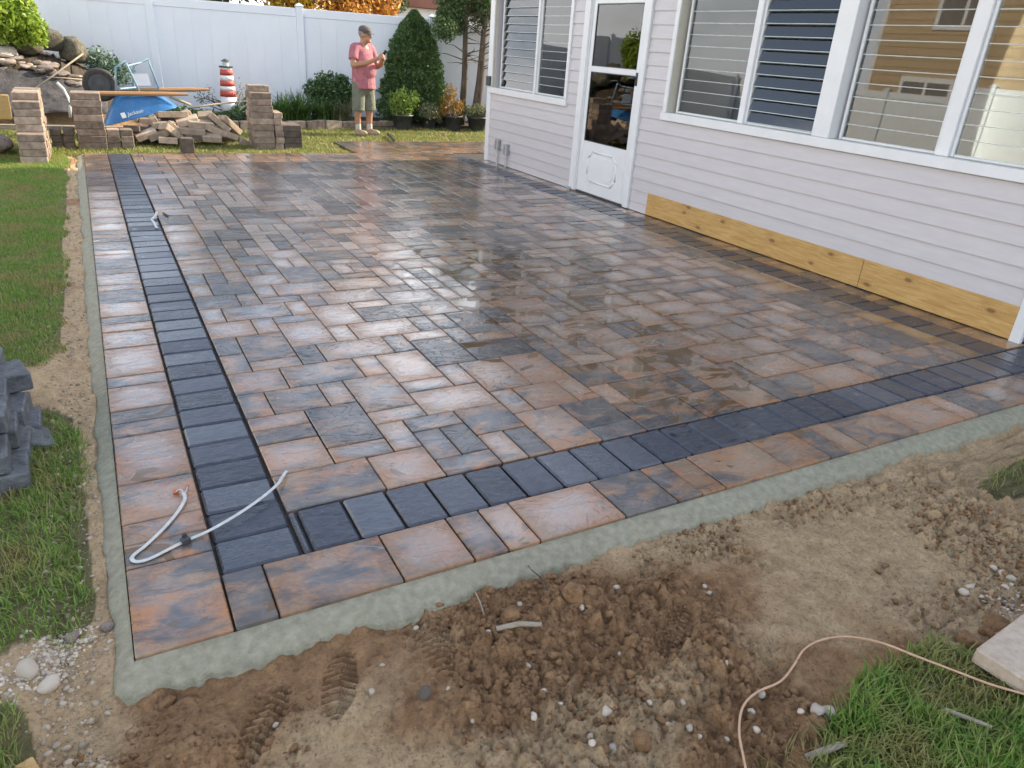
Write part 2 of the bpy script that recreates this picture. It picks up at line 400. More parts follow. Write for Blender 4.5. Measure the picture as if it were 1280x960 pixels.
M['slab'] = simple('buff_slab', (0.40, 0.31, 0.23), (0.54, 0.45, 0.36), 30, 0.85, 0.7, 0.005, 0.0, 8)
M['tarp'] = simple('dark_fabric', (0.022, 0.021, 0.023), (0.075, 0.07, 0.072), 9, 0.8, 0.8, 0.02, 0.0, 8)
M['clod'] = simple('brown_clod', (0.16, 0.088, 0.042), (0.38, 0.24, 0.13), 40, 0.95, 0.7, 0.004, 0.3, 6)
M['barrow'] = simple('blue_steel', (0.028, 0.135, 0.33), (0.05, 0.19, 0.42), 6, 0.3, 0.08, 0.003, 0.0)
M['barrow_frame'] = simple('pale_blue_frame', (0.16, 0.28, 0.36), (0.25, 0.38, 0.45), 12, 0.4, 0.1, 0.002, 0.0)
M['print'] = simple('white_print', (0.7, 0.7, 0.68), (0.78, 0.78, 0.76), 20, 0.5, 0.0, 0.001, 0.0)
M['rubber'] = simple('tyre_rubber', (0.02, 0.019, 0.018), (0.06, 0.055, 0.05), 20, 0.8, 0.4, 0.004, 0.0)
M['red'] = simple('red_paint', (0.40, 0.055, 0.045), (0.52, 0.10, 0.075), 40, 0.6, 0.2, 0.002, 0.0)
M['cable'] = simple('grey_cable', (0.42, 0.45, 0.44), (0.56, 0.58, 0.56), 40, 0.45, 0.1, 0.001, 0.0)
M['tan_cable'] = simple('tan_cable', (0.45, 0.27, 0.16), (0.58, 0.38, 0.25), 30, 0.5, 0.1, 0.001, 0.0)
M['copper'] = simple('copper_end', (0.36, 0.11, 0.05), (0.45, 0.16, 0.08), 30, 0.5, 0.2, 0.001, 0.0)
M['pot'] = simple('black_plastic_pot', (0.022, 0.024, 0.027), (0.05, 0.055, 0.06), 12, 0.5, 0.15, 0.003, 0.2)
M['bark'] = simple('bark', (0.065, 0.05, 0.038), (0.17, 0.135, 0.10), 18, 0.95, 1.0, 0.015, 0.2, 7, (1, 1, 0.25))
M['soil_dark'] = simple('potting_soil', (0.025, 0.018, 0.012), (0.06, 0.045, 0.03), 40, 0.95, 0.8, 0.006, 0.0)
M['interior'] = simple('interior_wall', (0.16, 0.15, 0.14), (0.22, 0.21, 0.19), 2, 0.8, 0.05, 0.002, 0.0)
M['cream'] = simple('cream_board', (0.55, 0.47, 0.35), (0.63, 0.55, 0.43), 2, 0.6, 0.1, 0.002, 0.05)
M['roof'] = simple('asphalt_shingle', (0.05, 0.045, 0.042), (0.11, 0.10, 0.095), 12, 0.95, 0.6, 0.01, 0.15)
M['tan_siding'] = simple('tan_siding', (0.42, 0.32, 0.19), (0.48, 0.37, 0.23), 4, 0.6, 0.1, 0.002, 0.05)
M['brown'] = simple('brown_fascia', (0.20, 0.075, 0.05), (0.25, 0.10, 0.065), 3, 0.6, 0.05, 0.002, 0.0)
M['skin'] = simple('skin', (0.34, 0.175, 0.10), (0.41, 0.22, 0.135), 12, 0.5, 0.05, 0.002, 0.0)
M['shirt'] = simple('pink_shirt', (0.33, 0.105, 0.135), (0.47, 0.19, 0.22), 14, 0.85, 1.0, 0.02, 0.0)
M['shorts'] = simple('olive_shorts', (0.13, 0.145, 0.105), (0.20, 0.215, 0.165), 12, 0.85, 1.0, 0.02, 0.0)
M['cap'] = simple('grey_cap', (0.075, 0.062, 0.06), (0.125, 0.105, 0.10), 30, 0.85, 0.2, 0.002, 0.0)
M['shoe'] = simple('tan_shoe', (0.30, 0.25, 0.18), (0.40, 0.34, 0.25), 30, 0.7, 0.2, 0.002, 0.0)
M['sock'] = simple('grey_sock', (0.42, 0.41, 0.38), (0.5, 0.49, 0.46), 40, 0.9, 0.3, 0.002, 0.0)
M['hair'] = simple('grey_hair', (0.12, 0.11, 0.10), (0.28, 0.27, 0.26), 60, 0.7, 0.4, 0.002, 0.0)
M['phone'] = simple('black_phone', (0.012, 0.012, 0.013), (0.02, 0.02, 0.022), 10, 0.25, 0.0, 0.001, 0.0)
M['blade'] = leaf_material('grass_blade', (0.10, 0.21, 0.025), (0.19, 0.34, 0.05), (0.38, 0.37, 0.12), 0.5, 0.42)
M['blade_dry'] = leaf_material('yellow_grass_blade', (0.12, 0.19, 0.035), (0.23, 0.27, 0.06), (0.38, 0.33, 0.12), 0.5, 0.3)  # yellower, less green blade colour
M['spruce'] = leaf_material('spruce_needles', (0.04, 0.09, 0.03), (0.09, 0.165, 0.05), (0.16, 0.24, 0.085), 0.6, 0.15)
M['cedar'] = leaf_material('cedar_foliage', (0.045, 0.09, 0.028), (0.085, 0.15, 0.045), (0.14, 0.20, 0.07), 0.6, 0.2)
M['yellow_green'] = leaf_material('yellow_green_leaves', (0.13, 0.22, 0.02), (0.26, 0.38, 0.04), (0.42, 0.48, 0.07), 0.5, 0.4)
M['lime'] = leaf_material('lime_leaves', (0.10, 0.19, 0.03), (0.19, 0.30, 0.05), (0.28, 0.36, 0.08), 0.5, 0.35)
M['autumn'] = leaf_material('autumn_leaves', (0.40, 0.30, 0.03), (0.52, 0.34, 0.03), (0.50, 0.17, 0.02), 0.5, 0.4)
M['autumn_orange'] = leaf_material('orange_leaves', (0.42, 0.16, 0.03), (0.50, 0.24, 0.05), (0.50, 0.36, 0.06), 0.5, 0.4)
M['far_green'] = leaf_material('far_green_leaves', (0.04, 0.08, 0.02), (0.08, 0.12, 0.03), (0.13, 0.16, 0.05), 0.5, 0.3)
M['shrub'] = leaf_material('dark_shrub_leaves', (0.03, 0.07, 0.022), (0.065, 0.13, 0.04), (0.13, 0.20, 0.07), 0.5, 0.2)
M['strap'] = leaf_material('strap_leaves', (0.04, 0.10, 0.02), (0.09, 0.17, 0.04), (0.18, 0.25, 0.07), 0.45, 0.3)
M['grey_green'] = leaf_material('grey_green_leaves', (0.12, 0.16, 0.07), (0.20, 0.22, 0.11), (0.30, 0.27, 0.17), 0.6, 0.25)
M['rust'] = leaf_material('rusty_leaves', (0.20, 0.17, 0.04), (0.38, 0.24, 0.05), (0.42, 0.15, 0.06), 0.6, 0.3)

# ================================================================== GROUND
X0F, Y0F, U = 0.415, 2.242, 0.1255          # paver grid: origin of the field and module
XL, XWALL, YFRONT, YBACK = -0.105, 5.19, 1.727, 10.86
LAWNS = []                                   # grass outlines, world xy
def polyG(pts, z=-0.02): return np.array([G(a, b, z)[:2] for a, b in pts])
def inside(poly, x, y):
    r = np.zeros(np.shape(x), bool); n = len(poly); j = n-1
    for i in range(n):
        xi, yi = poly[i]; xj, yj = poly[j]
        c = ((yi > y) != (yj > y)) & (x < (xj-xi)*(y-yi)/(yj-yi+1e-12)+xi); r ^= c; j = i
    return r
lawn_left = np.array([(-2.6, 4.0), (-0.62, 3.95), (-0.40, 4.0), (-0.31, 4.15), (-0.29, 5.0), (-0.31, 6.5), (-0.29, 8.0), (-0.30, 9.4), (-0.26, 10.6), (-0.34, 11.0), (-2.6, 11.0)])
lawn_near = np.vstack([polyG([(40, 505), (88, 512), (98, 560), (104, 610), (112, 690), (118, 750), (100, 800), (60, 792), (22, 800), (0, 815)]), np.array([(-1.5, 2.0), (-1.5, 3.3), (-0.6, 3.5)])])
lawn_corner = np.vstack([polyG([(0, 868), (30, 885), (40, 925), (42, 960), (30, 1010)]), np.array([(-0.75, 1.0), (-1.2, 1.5)])])
lawn_right = np.vstack([polyG([(1010, 985), (1022, 930), (1045, 880), (1085, 842), (1130, 815), (1175, 790), (1225, 812), (1262, 850), (1285, 862)]), np.array([(2.7, 0.55), (2.7, -0.2), (0.9, -0.2)])])
lawn_tuft = polyG([(1225, 600), (1250, 575), (1290, 560), (1300, 610), (1250, 622)])
lawn_back = np.array([(-2.6, 10.95), (-0.3, 10.93), (0.2, 10.93), (3.35, 10.93), (3.62, 11.5), (3.5, 12.12), (9.0, 12.16), (9.0, 13.9), (5.2, 13.95), (1.2, 13.55), (-0.3, 13.2), (-1.6, 13.2), (-2.6, 13.0)])

FOOT = [(*G(425, 850, -0.05)[:2], 1.2), (*G(548, 800, -0.05)[:2], 1.35), (*G(845, 790, -0.05)[:2], 0.6), (*G(330, 900, -0.05)[:2], 1.0)]
def ground_h(x, y):
    n1 = fbm(x*1.7+3, y*1.7, 4, 1); n2 = fbm(x*9, y*9, 4, 5); n3 = fbm(x*34, y*34, 3, 9)
    bill = np.abs(fbm(x*14+9, y*14, 3, 21)-0.5)*2
    front = 1-sstep(1.5, 1.75, y)
    left = (1-sstep(-0.30, -0.16, x))*sstep(1.5, 1.8, y)
    soil = -0.055+0.055*(n1-0.5)+0.030*(n2-0.5)+0.016*(n3-0.5)
    ridge = 0.055*np.exp(-((x-1.05)/0.28)**2-((y-1.44)/0.10)**2) + 0.05*np.exp(-((x-1.35-0.35*(y-1.1))/0.22)**2-((y-1.12)/0.13)**2) \
        + 0.035*np.exp(-((x-0.62)/0.18)**2-((y-1.25)/0.12)**2) + 0.03*np.exp(-((x-0.05)/0.22)**2-((y-1.38)/0.12)**2)
    rough = np.clip(sstep(0.36, 0.54, fbm(x*2.2+7, y*2.2, 3, 33)) + ridge*14, 0, 1)
    b2 = np.abs(fbm(x*31+4, y*31, 3, 27)-0.5)*2; b3 = np.abs(fbm(x*62+4, y*62, 2, 29)-0.5)*2
    soil = soil + ridge + (0.060*(bill-0.3)+0.036*(b2-0.3))*(0.18+0.82*rough) + 0.020*(b3-0.3)*(0.3+0.7*rough)
    for (fx, fy, fa) in FOOT:
        u = (x-fx)*math.cos(fa)+(y-fy)*math.sin(fa); v = -(x-fx)*math.sin(fa)+(y-fy)*math.cos(fa)
        m = (1-sstep(0.75, 1.0, (u/0.145)**2+(v/0.052)**2)); soil = soil*(1-0.75*m) + m*(-0.062*0.75+0.006*np.sign(np.sin(u*260+6*np.abs(v)*20)))
    soil = soil-0.026*sstep(1.42, 1.62, y)
    lawn = -0.03+0.02*(n1-0.5)+0.012*(n2-0.5)
    trench = -0.05+0.03*(n2-0.5)+0.02*(n3-0.5)
    h = soil*front + (1-front)*(-0.04+0.03*(n1-0.5))
    lt = sstep(-0.34, -0.27, x)
    h = np.where((x < -0.1) & (y > 1.55), front*soil+(1-front)*(lawn*(1-lt)+trench*lt), h)
    pit = sstep(-0.15, -0.11, x)*sstep(1.66, 1.72, y)*(1-sstep(10.84, 10.9, y))
    pit2 = sstep(3.35, 3.5, x)*sstep(10.6, 10.7, y)*(1-sstep(12.02, 12.1, y))
    h = h*(1-np.maximum(pit, pit2)) - 0.14*np.maximum(pit, pit2)
    bedm = sstep(13.6, 14.3, y)*(1-sstep(19, 24, y))
    h = h + 0.12*bedm
    mound = 0.88*np.exp(-((x+1.0)/1.55)**4-((y-15.3)/1.38)**4)
    return h + mound*(1+0.15*(n2-0.5))
def axis(segs):
    out = []
    for a, b, st in segs: out.append(np.arange(a, b, st))
    return np.concatenate(out+[[segs[-1][1]]])
gx = axis([(-150, -20, 13), (-20, -4, 2), (-4, -1.1, 0.12), (-1.1, 3.2, 0.0065), (3.2, 8, 0.10), (8, 20, 2), (20, 150, 13)])
gy = axis([(-100, -10, 9), (-10, 0.0, 0.5), (0.0, 0.4, 0.03), (0.4, 1.72, 0.0065), (1.72, 5, 0.03), (5, 18, 0.10), (18, 40, 2), (40, 300, 13)])
GX, GY = np.meshgrid(gx, gy); gz = ground_h(GX, GY)
nx, ny = len(gx), len(gy)
ii = (np.arange(ny-1)[:, None]*nx+np.arange(nx-1)[None, :]).ravel()
quads = np.stack([ii, ii+1, ii+nx+1, ii+nx], 1)
gme = np_mesh('ground', np.stack([GX.ravel(), GY.ravel(), gz.ravel()], 1), quads, smooth=True)
lawn_m = np.zeros(GX.shape)
for pl in (lawn_left, lawn_near, lawn_corner, lawn_right, lawn_tuft, lawn_back): lawn_m = np.maximum(lawn_m, inside(pl, GX, GY)*1.0)
lawn_m = np.maximum(lawn_m, ((GX < -2.5) | (GY < -0.2) | (GX > 8) | (GY > 24))*1.0)
tan = fbm(GX*1.6+2, GY*1.6+5, 4, 55)*0.9 + 0.25*np.exp(-((GX-2.0)/0.8)**2-((GY-1.2)/0.4)**2) + 0.16*np.exp(-((GX-0.45)/0.5)**2-((GY-0.95)/0.28)**2) \
    - 0.25*np.exp(-((GX-1.25)/0.45)**2-((GY-1.35)/0.25)**2) + 0.22*(GX < -0.16) + 0.3*sstep(1.9, 2.6, GX)
tan = sstep(0.38, 0.66, tan)
bedv = sstep(13.7, 14.0, GY)*(1-sstep(19, 22, GY))
ca = gme.color_attributes.new('mask', 'FLOAT_COLOR', 'POINT')
ca.data.foreach_set('color', np.stack([tan, lawn_m, bedv, np.ones_like(tan)], -1).astype(np.float32).ravel())
def ground_material():
    t = NT('ground_soil'); at = t.n('Attribute', attribute_name='mask'); sp = t.n('SeparateColor'); t.l(at.outputs['Color'], sp.inputs[0])
    pos = t.geo().outputs['Position']
    n1 = t.noise(pos, 16, 9, 0.74); n2 = t.noise(pos, 85, 6, 0.75); n3 = t.noise(pos, 3.2, 4, 0.6)
    brown = t.mix(t.ramp(n1, [(0.3, 0.0), (0.7, 1.0)]), (0.17, 0.085, 0.035), (0.46, 0.275, 0.135))
    tanc = t.mix(t.ramp(n1, [(0.3, 0.0), (0.7, 1.0)]), (0.36, 0.24, 0.125), (0.62, 0.455, 0.27))
    f = t.math('ADD', sp.outputs[0], t.math('MULTIPLY', t.math('SUBTRACT', n3, 0.5), 0.6))
    c = t.mix(t.ramp(f, [(0.25, 0.0), (0.75, 1.0)]), brown, tanc)
    lawn = t.mix(t.ramp(n1, [(0.35, 0.0), (0.65, 1.0)]), (0.10, 0.10, 0.035), (0.20, 0.165, 0.075))
    c = t.mix(sp.outputs[1], c, lawn); c = t.mix(sp.outputs[2], c, (0.06, 0.045, 0.03))
    c = t.mix(t.math('MULTIPLY', t.ramp(n2, [(0.34, 1.0), (0.48, 0.0)]), 0.65), c, (0.075, 0.045, 0.025))  # low spots of the grain darkened, crevice shade put into the colour
    c = t.mix(t.math('MULTIPLY', t.ramp(n2, [(0.62, 0.0), (0.72, 1.0)]), 0.4), c, (0.46, 0.39, 0.30))  # high spots lightened to add contrast the even sky light lacks
    b1 = t.bump(n1, 0.8, 0.02); b2 = t.bump(n2, 1.0, 0.010, b1)
    return t.fin(c, 0.95, b2)
ground = link('ground', gme, ground_material()); tag(ground, 'bare brown and tan dirt ground around the patio', kind='structure')
def gh(x, y): return float(ground_h(np.array([float(x)]), np.array([float(y)]))[0])

# ---- grass blades
def blades(name, polys, dens, hgt, wid, mat, label, lean=0.5, seed=1, sparse=None, bounds=None):
    rng = np.random.default_rng(seed); PX, PY = [], []
    for pl in polys:
        lo, hi = pl.min(0), pl.max(0); n = int((hi-lo).prod()*dens)
        x = rng.uniform(lo[0], hi[0], n); y = rng.uniform(lo[1], hi[1], n)
        jx = (fbm(x*5, y*5, 3, 71)-0.5)*0.16; jy = (fbm(x*5+40, y*5, 3, 72)-0.5)*0.16
        k = inside(pl, x+jx, y+jy) & (fbm(x*4, y*4, 3, 81) > rng.uniform(0.15, 0.55, n)*(sparse or 1.0))
        k &= ~((x > -0.2) & (y > 1.56) & (y < 10.9)); k &= ~((x > 3.42) & (y > 10.6) & (y < 12.1))
        PX.append(x[k]); PY.append(y[k])
    x = np.concatenate(PX); y = np.concatenate(PY); n = len(x); z = ground_h(x, y)-0.004
    h = hgt*rng.uniform(0.45, 1.25, n)*(0.6+0.8*fbm(x*3, y*3, 2, 91)); w = wid*rng.uniform(0.6, 1.3, n)
    th = rng.uniform(0, 2*np.pi, n)+2.0*fbm(x*2, y*2, 2, 95); le = lean*rng.uniform(0.1, 1.5, n)*h
    dx, dy = np.cos(th), np.sin(th); px, py = -dy, dx
    V = np.zeros((n, 5, 3))
    for k, (t, ww) in enumerate(((0, 1), (0, -1), (0.55, 0.8), (0.55, -0.8), (1.0, 0))):
        V[:, k, 0] = x+dx*le*t**1.8+px*w*ww*0.5; V[:, k, 1] = y+dy*le*t**1.8+py*w*ww*0.5
        V[:, k, 2] = z+h*(t-0.25*np.minimum(le/h, 1.2)*t*t)
    b = np.arange(n)[:, None]*5
    o = link(name, np_mesh(name, V.reshape(-1, 3), b+np.array([[0, 1, 3, 2]]), b+np.array([[2, 3, 4]])), mat)
    return tag(o, label, 'grass', kind='stuff')
blades('grass', [lawn_left], 13000, 0.034, 0.0045, M['blade'], 'short green lawn along the left edge of the patio', 0.7, 1, 0.6)
blades('grass', [lawn_near, lawn_corner], 12000, 0.052, 0.004, M['blade'], 'patchy yellowing grass beside the charcoal block stack', 0.9, 2, 0.8)
blades('grass', [lawn_right], 17000, 0.058, 0.0052, M['blade'], 'tuft of long green grass beside the buff slab', 0.9, 3, 0.55)
blades('grass', [lawn_back], 4200, 0.05, 0.009, M['blade_dry'], 'sunlit lawn strip between the patio and the planting bed', 0.6, 4, 0.7)
blades('grass', [lawn_tuft, polyG([(940, 930), (985, 895), (1030, 890), (1020, 985), (940, 985)])], 5000, 0.05, 0.0035, M['blade_dry'], 'sparse dry grass blades poking out of the dirt', 0.9, 5, 0.9)

# ---- clods and grit as one mass, pebbles as things
def ico(sub=1):
    bm = bmesh.new(); bmesh.ops.create_icosphere(bm, subdivisions=sub, radius=1.0)
    V = np.array([v.co[:] for v in bm.verts]); F = np.array([[v.index for v in f.verts] for f in bm.faces]); bm.free(); return V, F
IV1, IF1 = ico(1); IV2, IF2 = ico(2); IV3, IF3 = ico(3)
def lumps(name, x, y, s, mat, seed, sink=0.5, zfun=None, flat=(0.55, 0.95)):
    rng = np.random.default_rng(seed); n = len(x); m = len(IV1)
    V = IV1[None]*(1+rng.uniform(-0.38, 0.38, (n, m, 1)))
    sc = np.stack([rng.uniform(0.7, 1.2, n), rng.uniform(0.7, 1.2, n), rng.uniform(*flat, n)], 1)*s[:, None]
    V = V*sc[:, None]; a = rng.uniform(0, 6.28, n); ca_, sa_ = np.cos(a)[:, None], np.sin(a)[:, None]
    X = V[..., 0]*ca_-V[..., 1]*sa_; Y = V[..., 0]*sa_+V[..., 1]*ca_
    z = (zfun or ground_h)(x, y)
    V = np.stack([X+x[:, None], Y+y[:, None], V[..., 2]+(z+s*(1-2*sink)*0.6)[:, None]], -1)
    T = (np.arange(n)[:, None, None]*m+IF1[None]).reshape(-1, 3)
    return link(name, np_mesh(name, V.reshape(-1, 3), tris=T, smooth=False), mat)
M['clod_tan'] = simple('dry_mortar', (0.24, 0.19, 0.13), (0.42, 0.35, 0.26), 40, 0.95, 0.7, 0.004, 0.3, 6)
n = 30000; rx = RNG.uniform(-0.9, 3.0, n); ry = RNG.uniform(0.45, 1.62, n)
rough = fbm(rx*2.2+7, ry*2.2, 3, 33)+0.28*np.exp(-((rx-1.15)/0.35)**2-((ry-1.3)/0.22)**2)+0.15*np.exp(-((rx-0.05)/0.3)**2-((ry-1.4)/0.14)**2)
kk = (rough > RNG.uniform(0.42, 0.72, n)) & ~inside(lawn_right, rx, ry) & ~inside(lawn_corner, rx, ry)
sz = 0.0028+0.012*RNG.random(n)**4.5
tag(lumps('soil_clods', rx[kk], ry[kk], sz[kk], ground.data.materials[0], 3), 'loose crumbly brown clods in the dug soil', 'soil', kind='stuff')
n = 2600; rx = RNG.uniform(-0.33, -0.17, n)-0.06*RNG.random(n)**4; ry = 1.2+8.5*RNG.random(n)**2
tag(lumps('trench_rubble', rx, ry, 0.003+0.009*RNG.random(n)**4, M['clod_tan'], 4), 'dry mortar crumbs and grit beside the concrete edge', 'grit', kind='stuff')
cs = np.array([G(60, 825, -0.03)[:2], G(85, 800, -0.03)[:2], G(35, 845, -0.03)[:2], G(1262, 745, -0.04)[:2]])
ci = RNG.integers(0, 4, 700); rx = cs[ci, 0]+RNG.normal(0, 0.05, 700); ry = cs[ci, 1]+RNG.normal(0, 0.04, 700)
tag(lumps('gravel', rx, ry, 0.0025+0.006*RNG.random(700)**2, M['pebble'], 6), 'pale gravel scattered in small heaps on the dirt', 'gravel', kind='stuff')

def stone_mesh(name, seed, rough=0.22, sub=2):
    rng = np.random.default_rng(seed); V, F = (IV2, IF2) if sub == 2 else (IV3, IF3)
    o = rng.uniform(0, 50, 3); d = 1+rough*2*(fbm(V[:, 0]*1.6+o[0], V[:, 1]*1.6+V[:, 2]*2.1+o[1], 4, seed)-0.5)
    d = d*(1+(0.16 if sub == 3 else 0.08)*(fbm(V[:, 0]*5+o[1], V[:, 1]*5+V[:, 2]*6+o[2], 3, seed+3)-0.5)*2)
    for _ in range(9 if sub == 2 else 13):                                   # flat facets
        nrm = rng.normal(size=3); nrm /= np.linalg.norm(nrm); k = V @ nrm; lim = rng.uniform(0.58, 0.86)
        d = np.where(k*d > lim, lim/np.maximum(k, 1e-3), d)
    return np_mesh(name, V*d[:, None], tris=F, smooth=False)
peb_me = [stone_mesh('pebble', 200+i) for i in range(4)]
for m_ in peb_me: m_.materials.append(M['pebble'])
def stone(name, p, s, me, label, cat, group=None, rz=None, tilt=0.2):
    o = bpy.data.objects.new(name, me); col.objects.link(o); o.location = p; o.scale = s
    o.rotation_euler = (random.uniform(-tilt, tilt), random.uniform(-tilt, tilt), random.uniform(0, 6.28) if rz is None else rz)
    return tag(o, label, cat, group)
PEB = [(666,905,14),(680,866,10),(740,930,12),(757,898,18),(738,917,13),(700,882,9),(766,937,15),(812,880,10),(845,900,12),(862,911,13),(873,921,12),(908,830,8),(950,873,15),(938,895,12),
       (944,915,13),(908,923,9),(886,742,9),(660,835,10),(650,755,9),(520,790,9),(465,865,12),(478,830,8),(610,790,9),(775,815,9),(745,800,9),(855,870,10),(880,735,8),(1203,742,14),(1215,732,12),(1000,893,11),
       (1252,722,12),(1262,727,12),(1275,733,12),(1240,715,10),(1270,745,11),(1255,738,10),(770,735,11),(728,757,11),(835,905,8),(590,900,8),(345,912,10),(560,860,8)]
for i, (a, b, s) in enumerate(PEB):
    p = G(a, b, -0.04); p = G(a, b, gh(p[0], p[1])); r = s*0.40*np.linalg.norm(p-np.array([0, 0, CAM_H]))/FPX
    stone('pebble', (p[0], p[1], gh(p[0], p[1])+r*0.3), (r*1.1, r*0.9, r*0.75), peb_me[i % 4], 'small pale pebble lying loose in the brown dirt', 'pebble', 'pebbles strewn in the dirt')
for (a, b, s, lab) in [(38,847,24,'round white stone on the gravel heap by the concrete corner'), (62,860,22,'flat grey-white stone on the gravel heap by the concrete corner'), (133,783,14,'grey stone stuck against the outside of the concrete edge'),
                       (91,797,16,'dark grey stone at the top of the gravel heap'), (1021,890,17,'smooth whitish pebble, left of a touching pair by the cable'), (1036,888,18,'smooth grey pebble, right of a touching pair by the cable'),
                       (530,873,20,'blackish lump sunk in the dirt near the boot prints')]:
    p = G(a, b, -0.04); r = s*0.5*np.linalg.norm(p-np.array([0, 0, CAM_H]))/FPX
    me = stone_mesh('stone', int(a*7+b)); me.materials.append(M['brick_dark'] if 'blackish' in lab else (M['rubble'] if 'grey stone' in lab else M['pebble']))
    stone('stone', (p[0], p[1], gh(p[0], p[1])+r*0.4), (r*1.1, r*0.95, r*0.8), me, lab, 'stone')
clod_me = [stone_mesh('clod', 300+i, 0.3, 3) for i in range(3)]
for m_ in clod_me: m_.materials.append(ground.data.materials[0])
for i, (a, b, s, lab) in enumerate([(803,922,36,'biggest cracked brown clod at the bottom of the dirt'), (205,865,22,'rounded brown clod touching the concrete corner'), (640,773,30,'brown clod heaped behind the grey stick'), (716,752,38,'lumpy brown clod under the concrete edge'),
                                    (1215,795,30,'damp brown clod against the corner of the buff slab'), (1250,775,36,'large damp brown clod beside the buff slab edge'), (1236,785,22,'small dark clod wedged between two damp clods'), (395,745,24,'crumbly clod below the concrete edge strip')]):
    p = G(a, b, -0.03); r = s*0.40*np.linalg.norm(p-np.array([0, 0, CAM_H]))/FPX
    stone('clod', (p[0], p[1], gh(p[0], p[1])+r*0.1), (r*1.1, r, r*0.8), clod_me[i % 3], lab, 'clod')

# ================================================================== PATIO
patio = empty('patio', (0, 0, 0)); tag(patio, 'multicoloured slate-look paver patio with charcoal border bands', kind='structure')
FX1 = 4.73                                               # inner edge of the band along the house
NC, NR = 35, 68
KNOWN = [(0,0,3,2),(3,0,2,2),(5,0,2,1),(5,1,1,2),(6,1,1,2),(7,0,1,2),(8,0,1,2),(7,2,2,2),(9,0,2,3),(11,0,2,1),(11,1,2,2),(13,0,3,2),(16,0,2,1),(16,1,2,1),(18,0,2,3),
 (0,2,2,2),(0,4,2,1),(0,5,2,1),(2,2,2,1),(2,3,2,3),(4,2,1,2),(4,4,2,1),(4,5,2,3),(5,3,2,1),(6,4,3,2),(6,6,2,1),(6,7,2,3),(2,8,3,2),(5,8,1,2),(0,6,1,2),(1,6,2,2),(3,6,1,2),(0,8,2,2),
 (8,6,1,2),(9,5,2,3),(9,3,1,2),(10,3,2,2),(11,5,2,3),(12,3,1,2),(13,2,1,2),(14,2,3,2),(17,2,1,2),(20,0,1,2),
 (0,12,1,2),(0,10,1,2),(1,11,2,3),(1,10,2,1),(3,10,1,2),(4,10,3,2),(0,14,2,2),(2,14,1,2),(3,12,2,3),(3,15,2,1),(1,16,3,2),(0,16,1,2),(4,16,1,2),(0,18,2,2),(2,18,1,2),(1,20,2,2),(0,20,1,2),
 (5,14,2,3),(5,12,1,2),(6,12,3,2),(5,17,1,2),(6,17,3,2),(7,16,2,1),(7,14,3,2),(4,19,3,2),(3,18,2,1),(3,19,1,2)]
def tile(nc, nr, known, seed):
    rng = random.Random(seed); g_ = [[-1]*nc for _ in range(nr)]; out = []
    def free(x, y, w, h): return x >= 0 and y >= 0 and x+w <= nc and y+h <= nr and all(g_[y+j][x+i] < 0 for j in range(h) for i in range(w))
    def put(x, y, w, h):
        for j in range(h):
            for i in range(w): g_[y+j][x+i] = len(out)
        out.append((x, y, w, h))
    for k in known:
        if free(*k): put(*k)
        else: print('KNOWN clash', k)
    shapes = [(3,2,5),(2,3,4),(2,2,5),(2,1,4),(1,2,5)]
    for y in range(nr):
        for x in range(nc):
            if g_[y][x] >= 0: continue
            cand = []
            for w, h, wt in shapes:
                if not free(x, y, w, h): continue
                sc = wt*rng.random()
                # avoid leaving single cells
                xr = x+w
                if xr < nc and g_[y][xr] < 0 and (xr+1 >= nc or g_[y][xr+1] >= 0) and (y+1 >= nr or g_[y+1][xr] >= 0): sc -= 50
                if y+h < nr:
                    for i in range(w):
                        if g_[y+h][x+i] >= 0: break
                # discourage long straight joints
                if x > 0 and y > 0 and g_[y-1][x] != g_[y-1][x-1]: sc -= 0.8
                cand.append((sc, w, h))
            if not cand: put(x, y, 1, 1)
            else: _, w, h = max(cand); put(x, y, w, h)
    return out
def paver_mesh(w, h, t=0.06, j=0.0028, c=0.0035, name='paver'):
    b = MB(); b.cbox((-w/2+j/2, -h/2+j/2, -t), (w/2-j/2, h/2-j/2, 0), c); return b
PM = {}
def pmesh(w, h, mat, name):
    k = (round(w, 3), round(h, 3), mat.name)
    if k not in PM:
        PM[k] = paver_mesh(w, h, 0.06, 0.005 if mat is not M['dark_paver'] else 0.008, 0.004 if mat is not M['dark_paver'] else 0.008).mesh(name); PM[k].materials.append(mat)
    return PM[k]
def put_paver(name, x0, y0, x1, y1, mat, pr=random):
    o = bpy.data.objects.new(name, pmesh(x1-x0, y1-y0, mat, name)); col.objects.link(o); o.parent = patio
    o.location = ((x0+x1)/2, (y0+y1)/2, pr.uniform(-0.0016, 0.0010)); o.rotation_euler = (pr.gauss(0, 0.007), pr.gauss(0, 0.007), pr.gauss(0, 0.0015))
    return o
prg = random.Random(5)
field = []
for (x, y, w, h) in tile(NC, NR, KNOWN, 21):
    a, b, c_, d = X0F+x*U, Y0F+y*U, min(X0F+(x+w)*U, FX1), Y0F+(y+h)*U
    if c_-a > 0.03: field.append((a, b, c_, d))
def shows(r):                                            # how large it shows: near pavers first
    cx, cy = (r[0]+r[2])/2, (r[1]+r[3])/2; q = cx*cx+cy*cy+2.4; return (r[2]-r[0])*(r[3]-r[1])/q**1.5
field.sort(key=shows, reverse=True)
rest = MB()
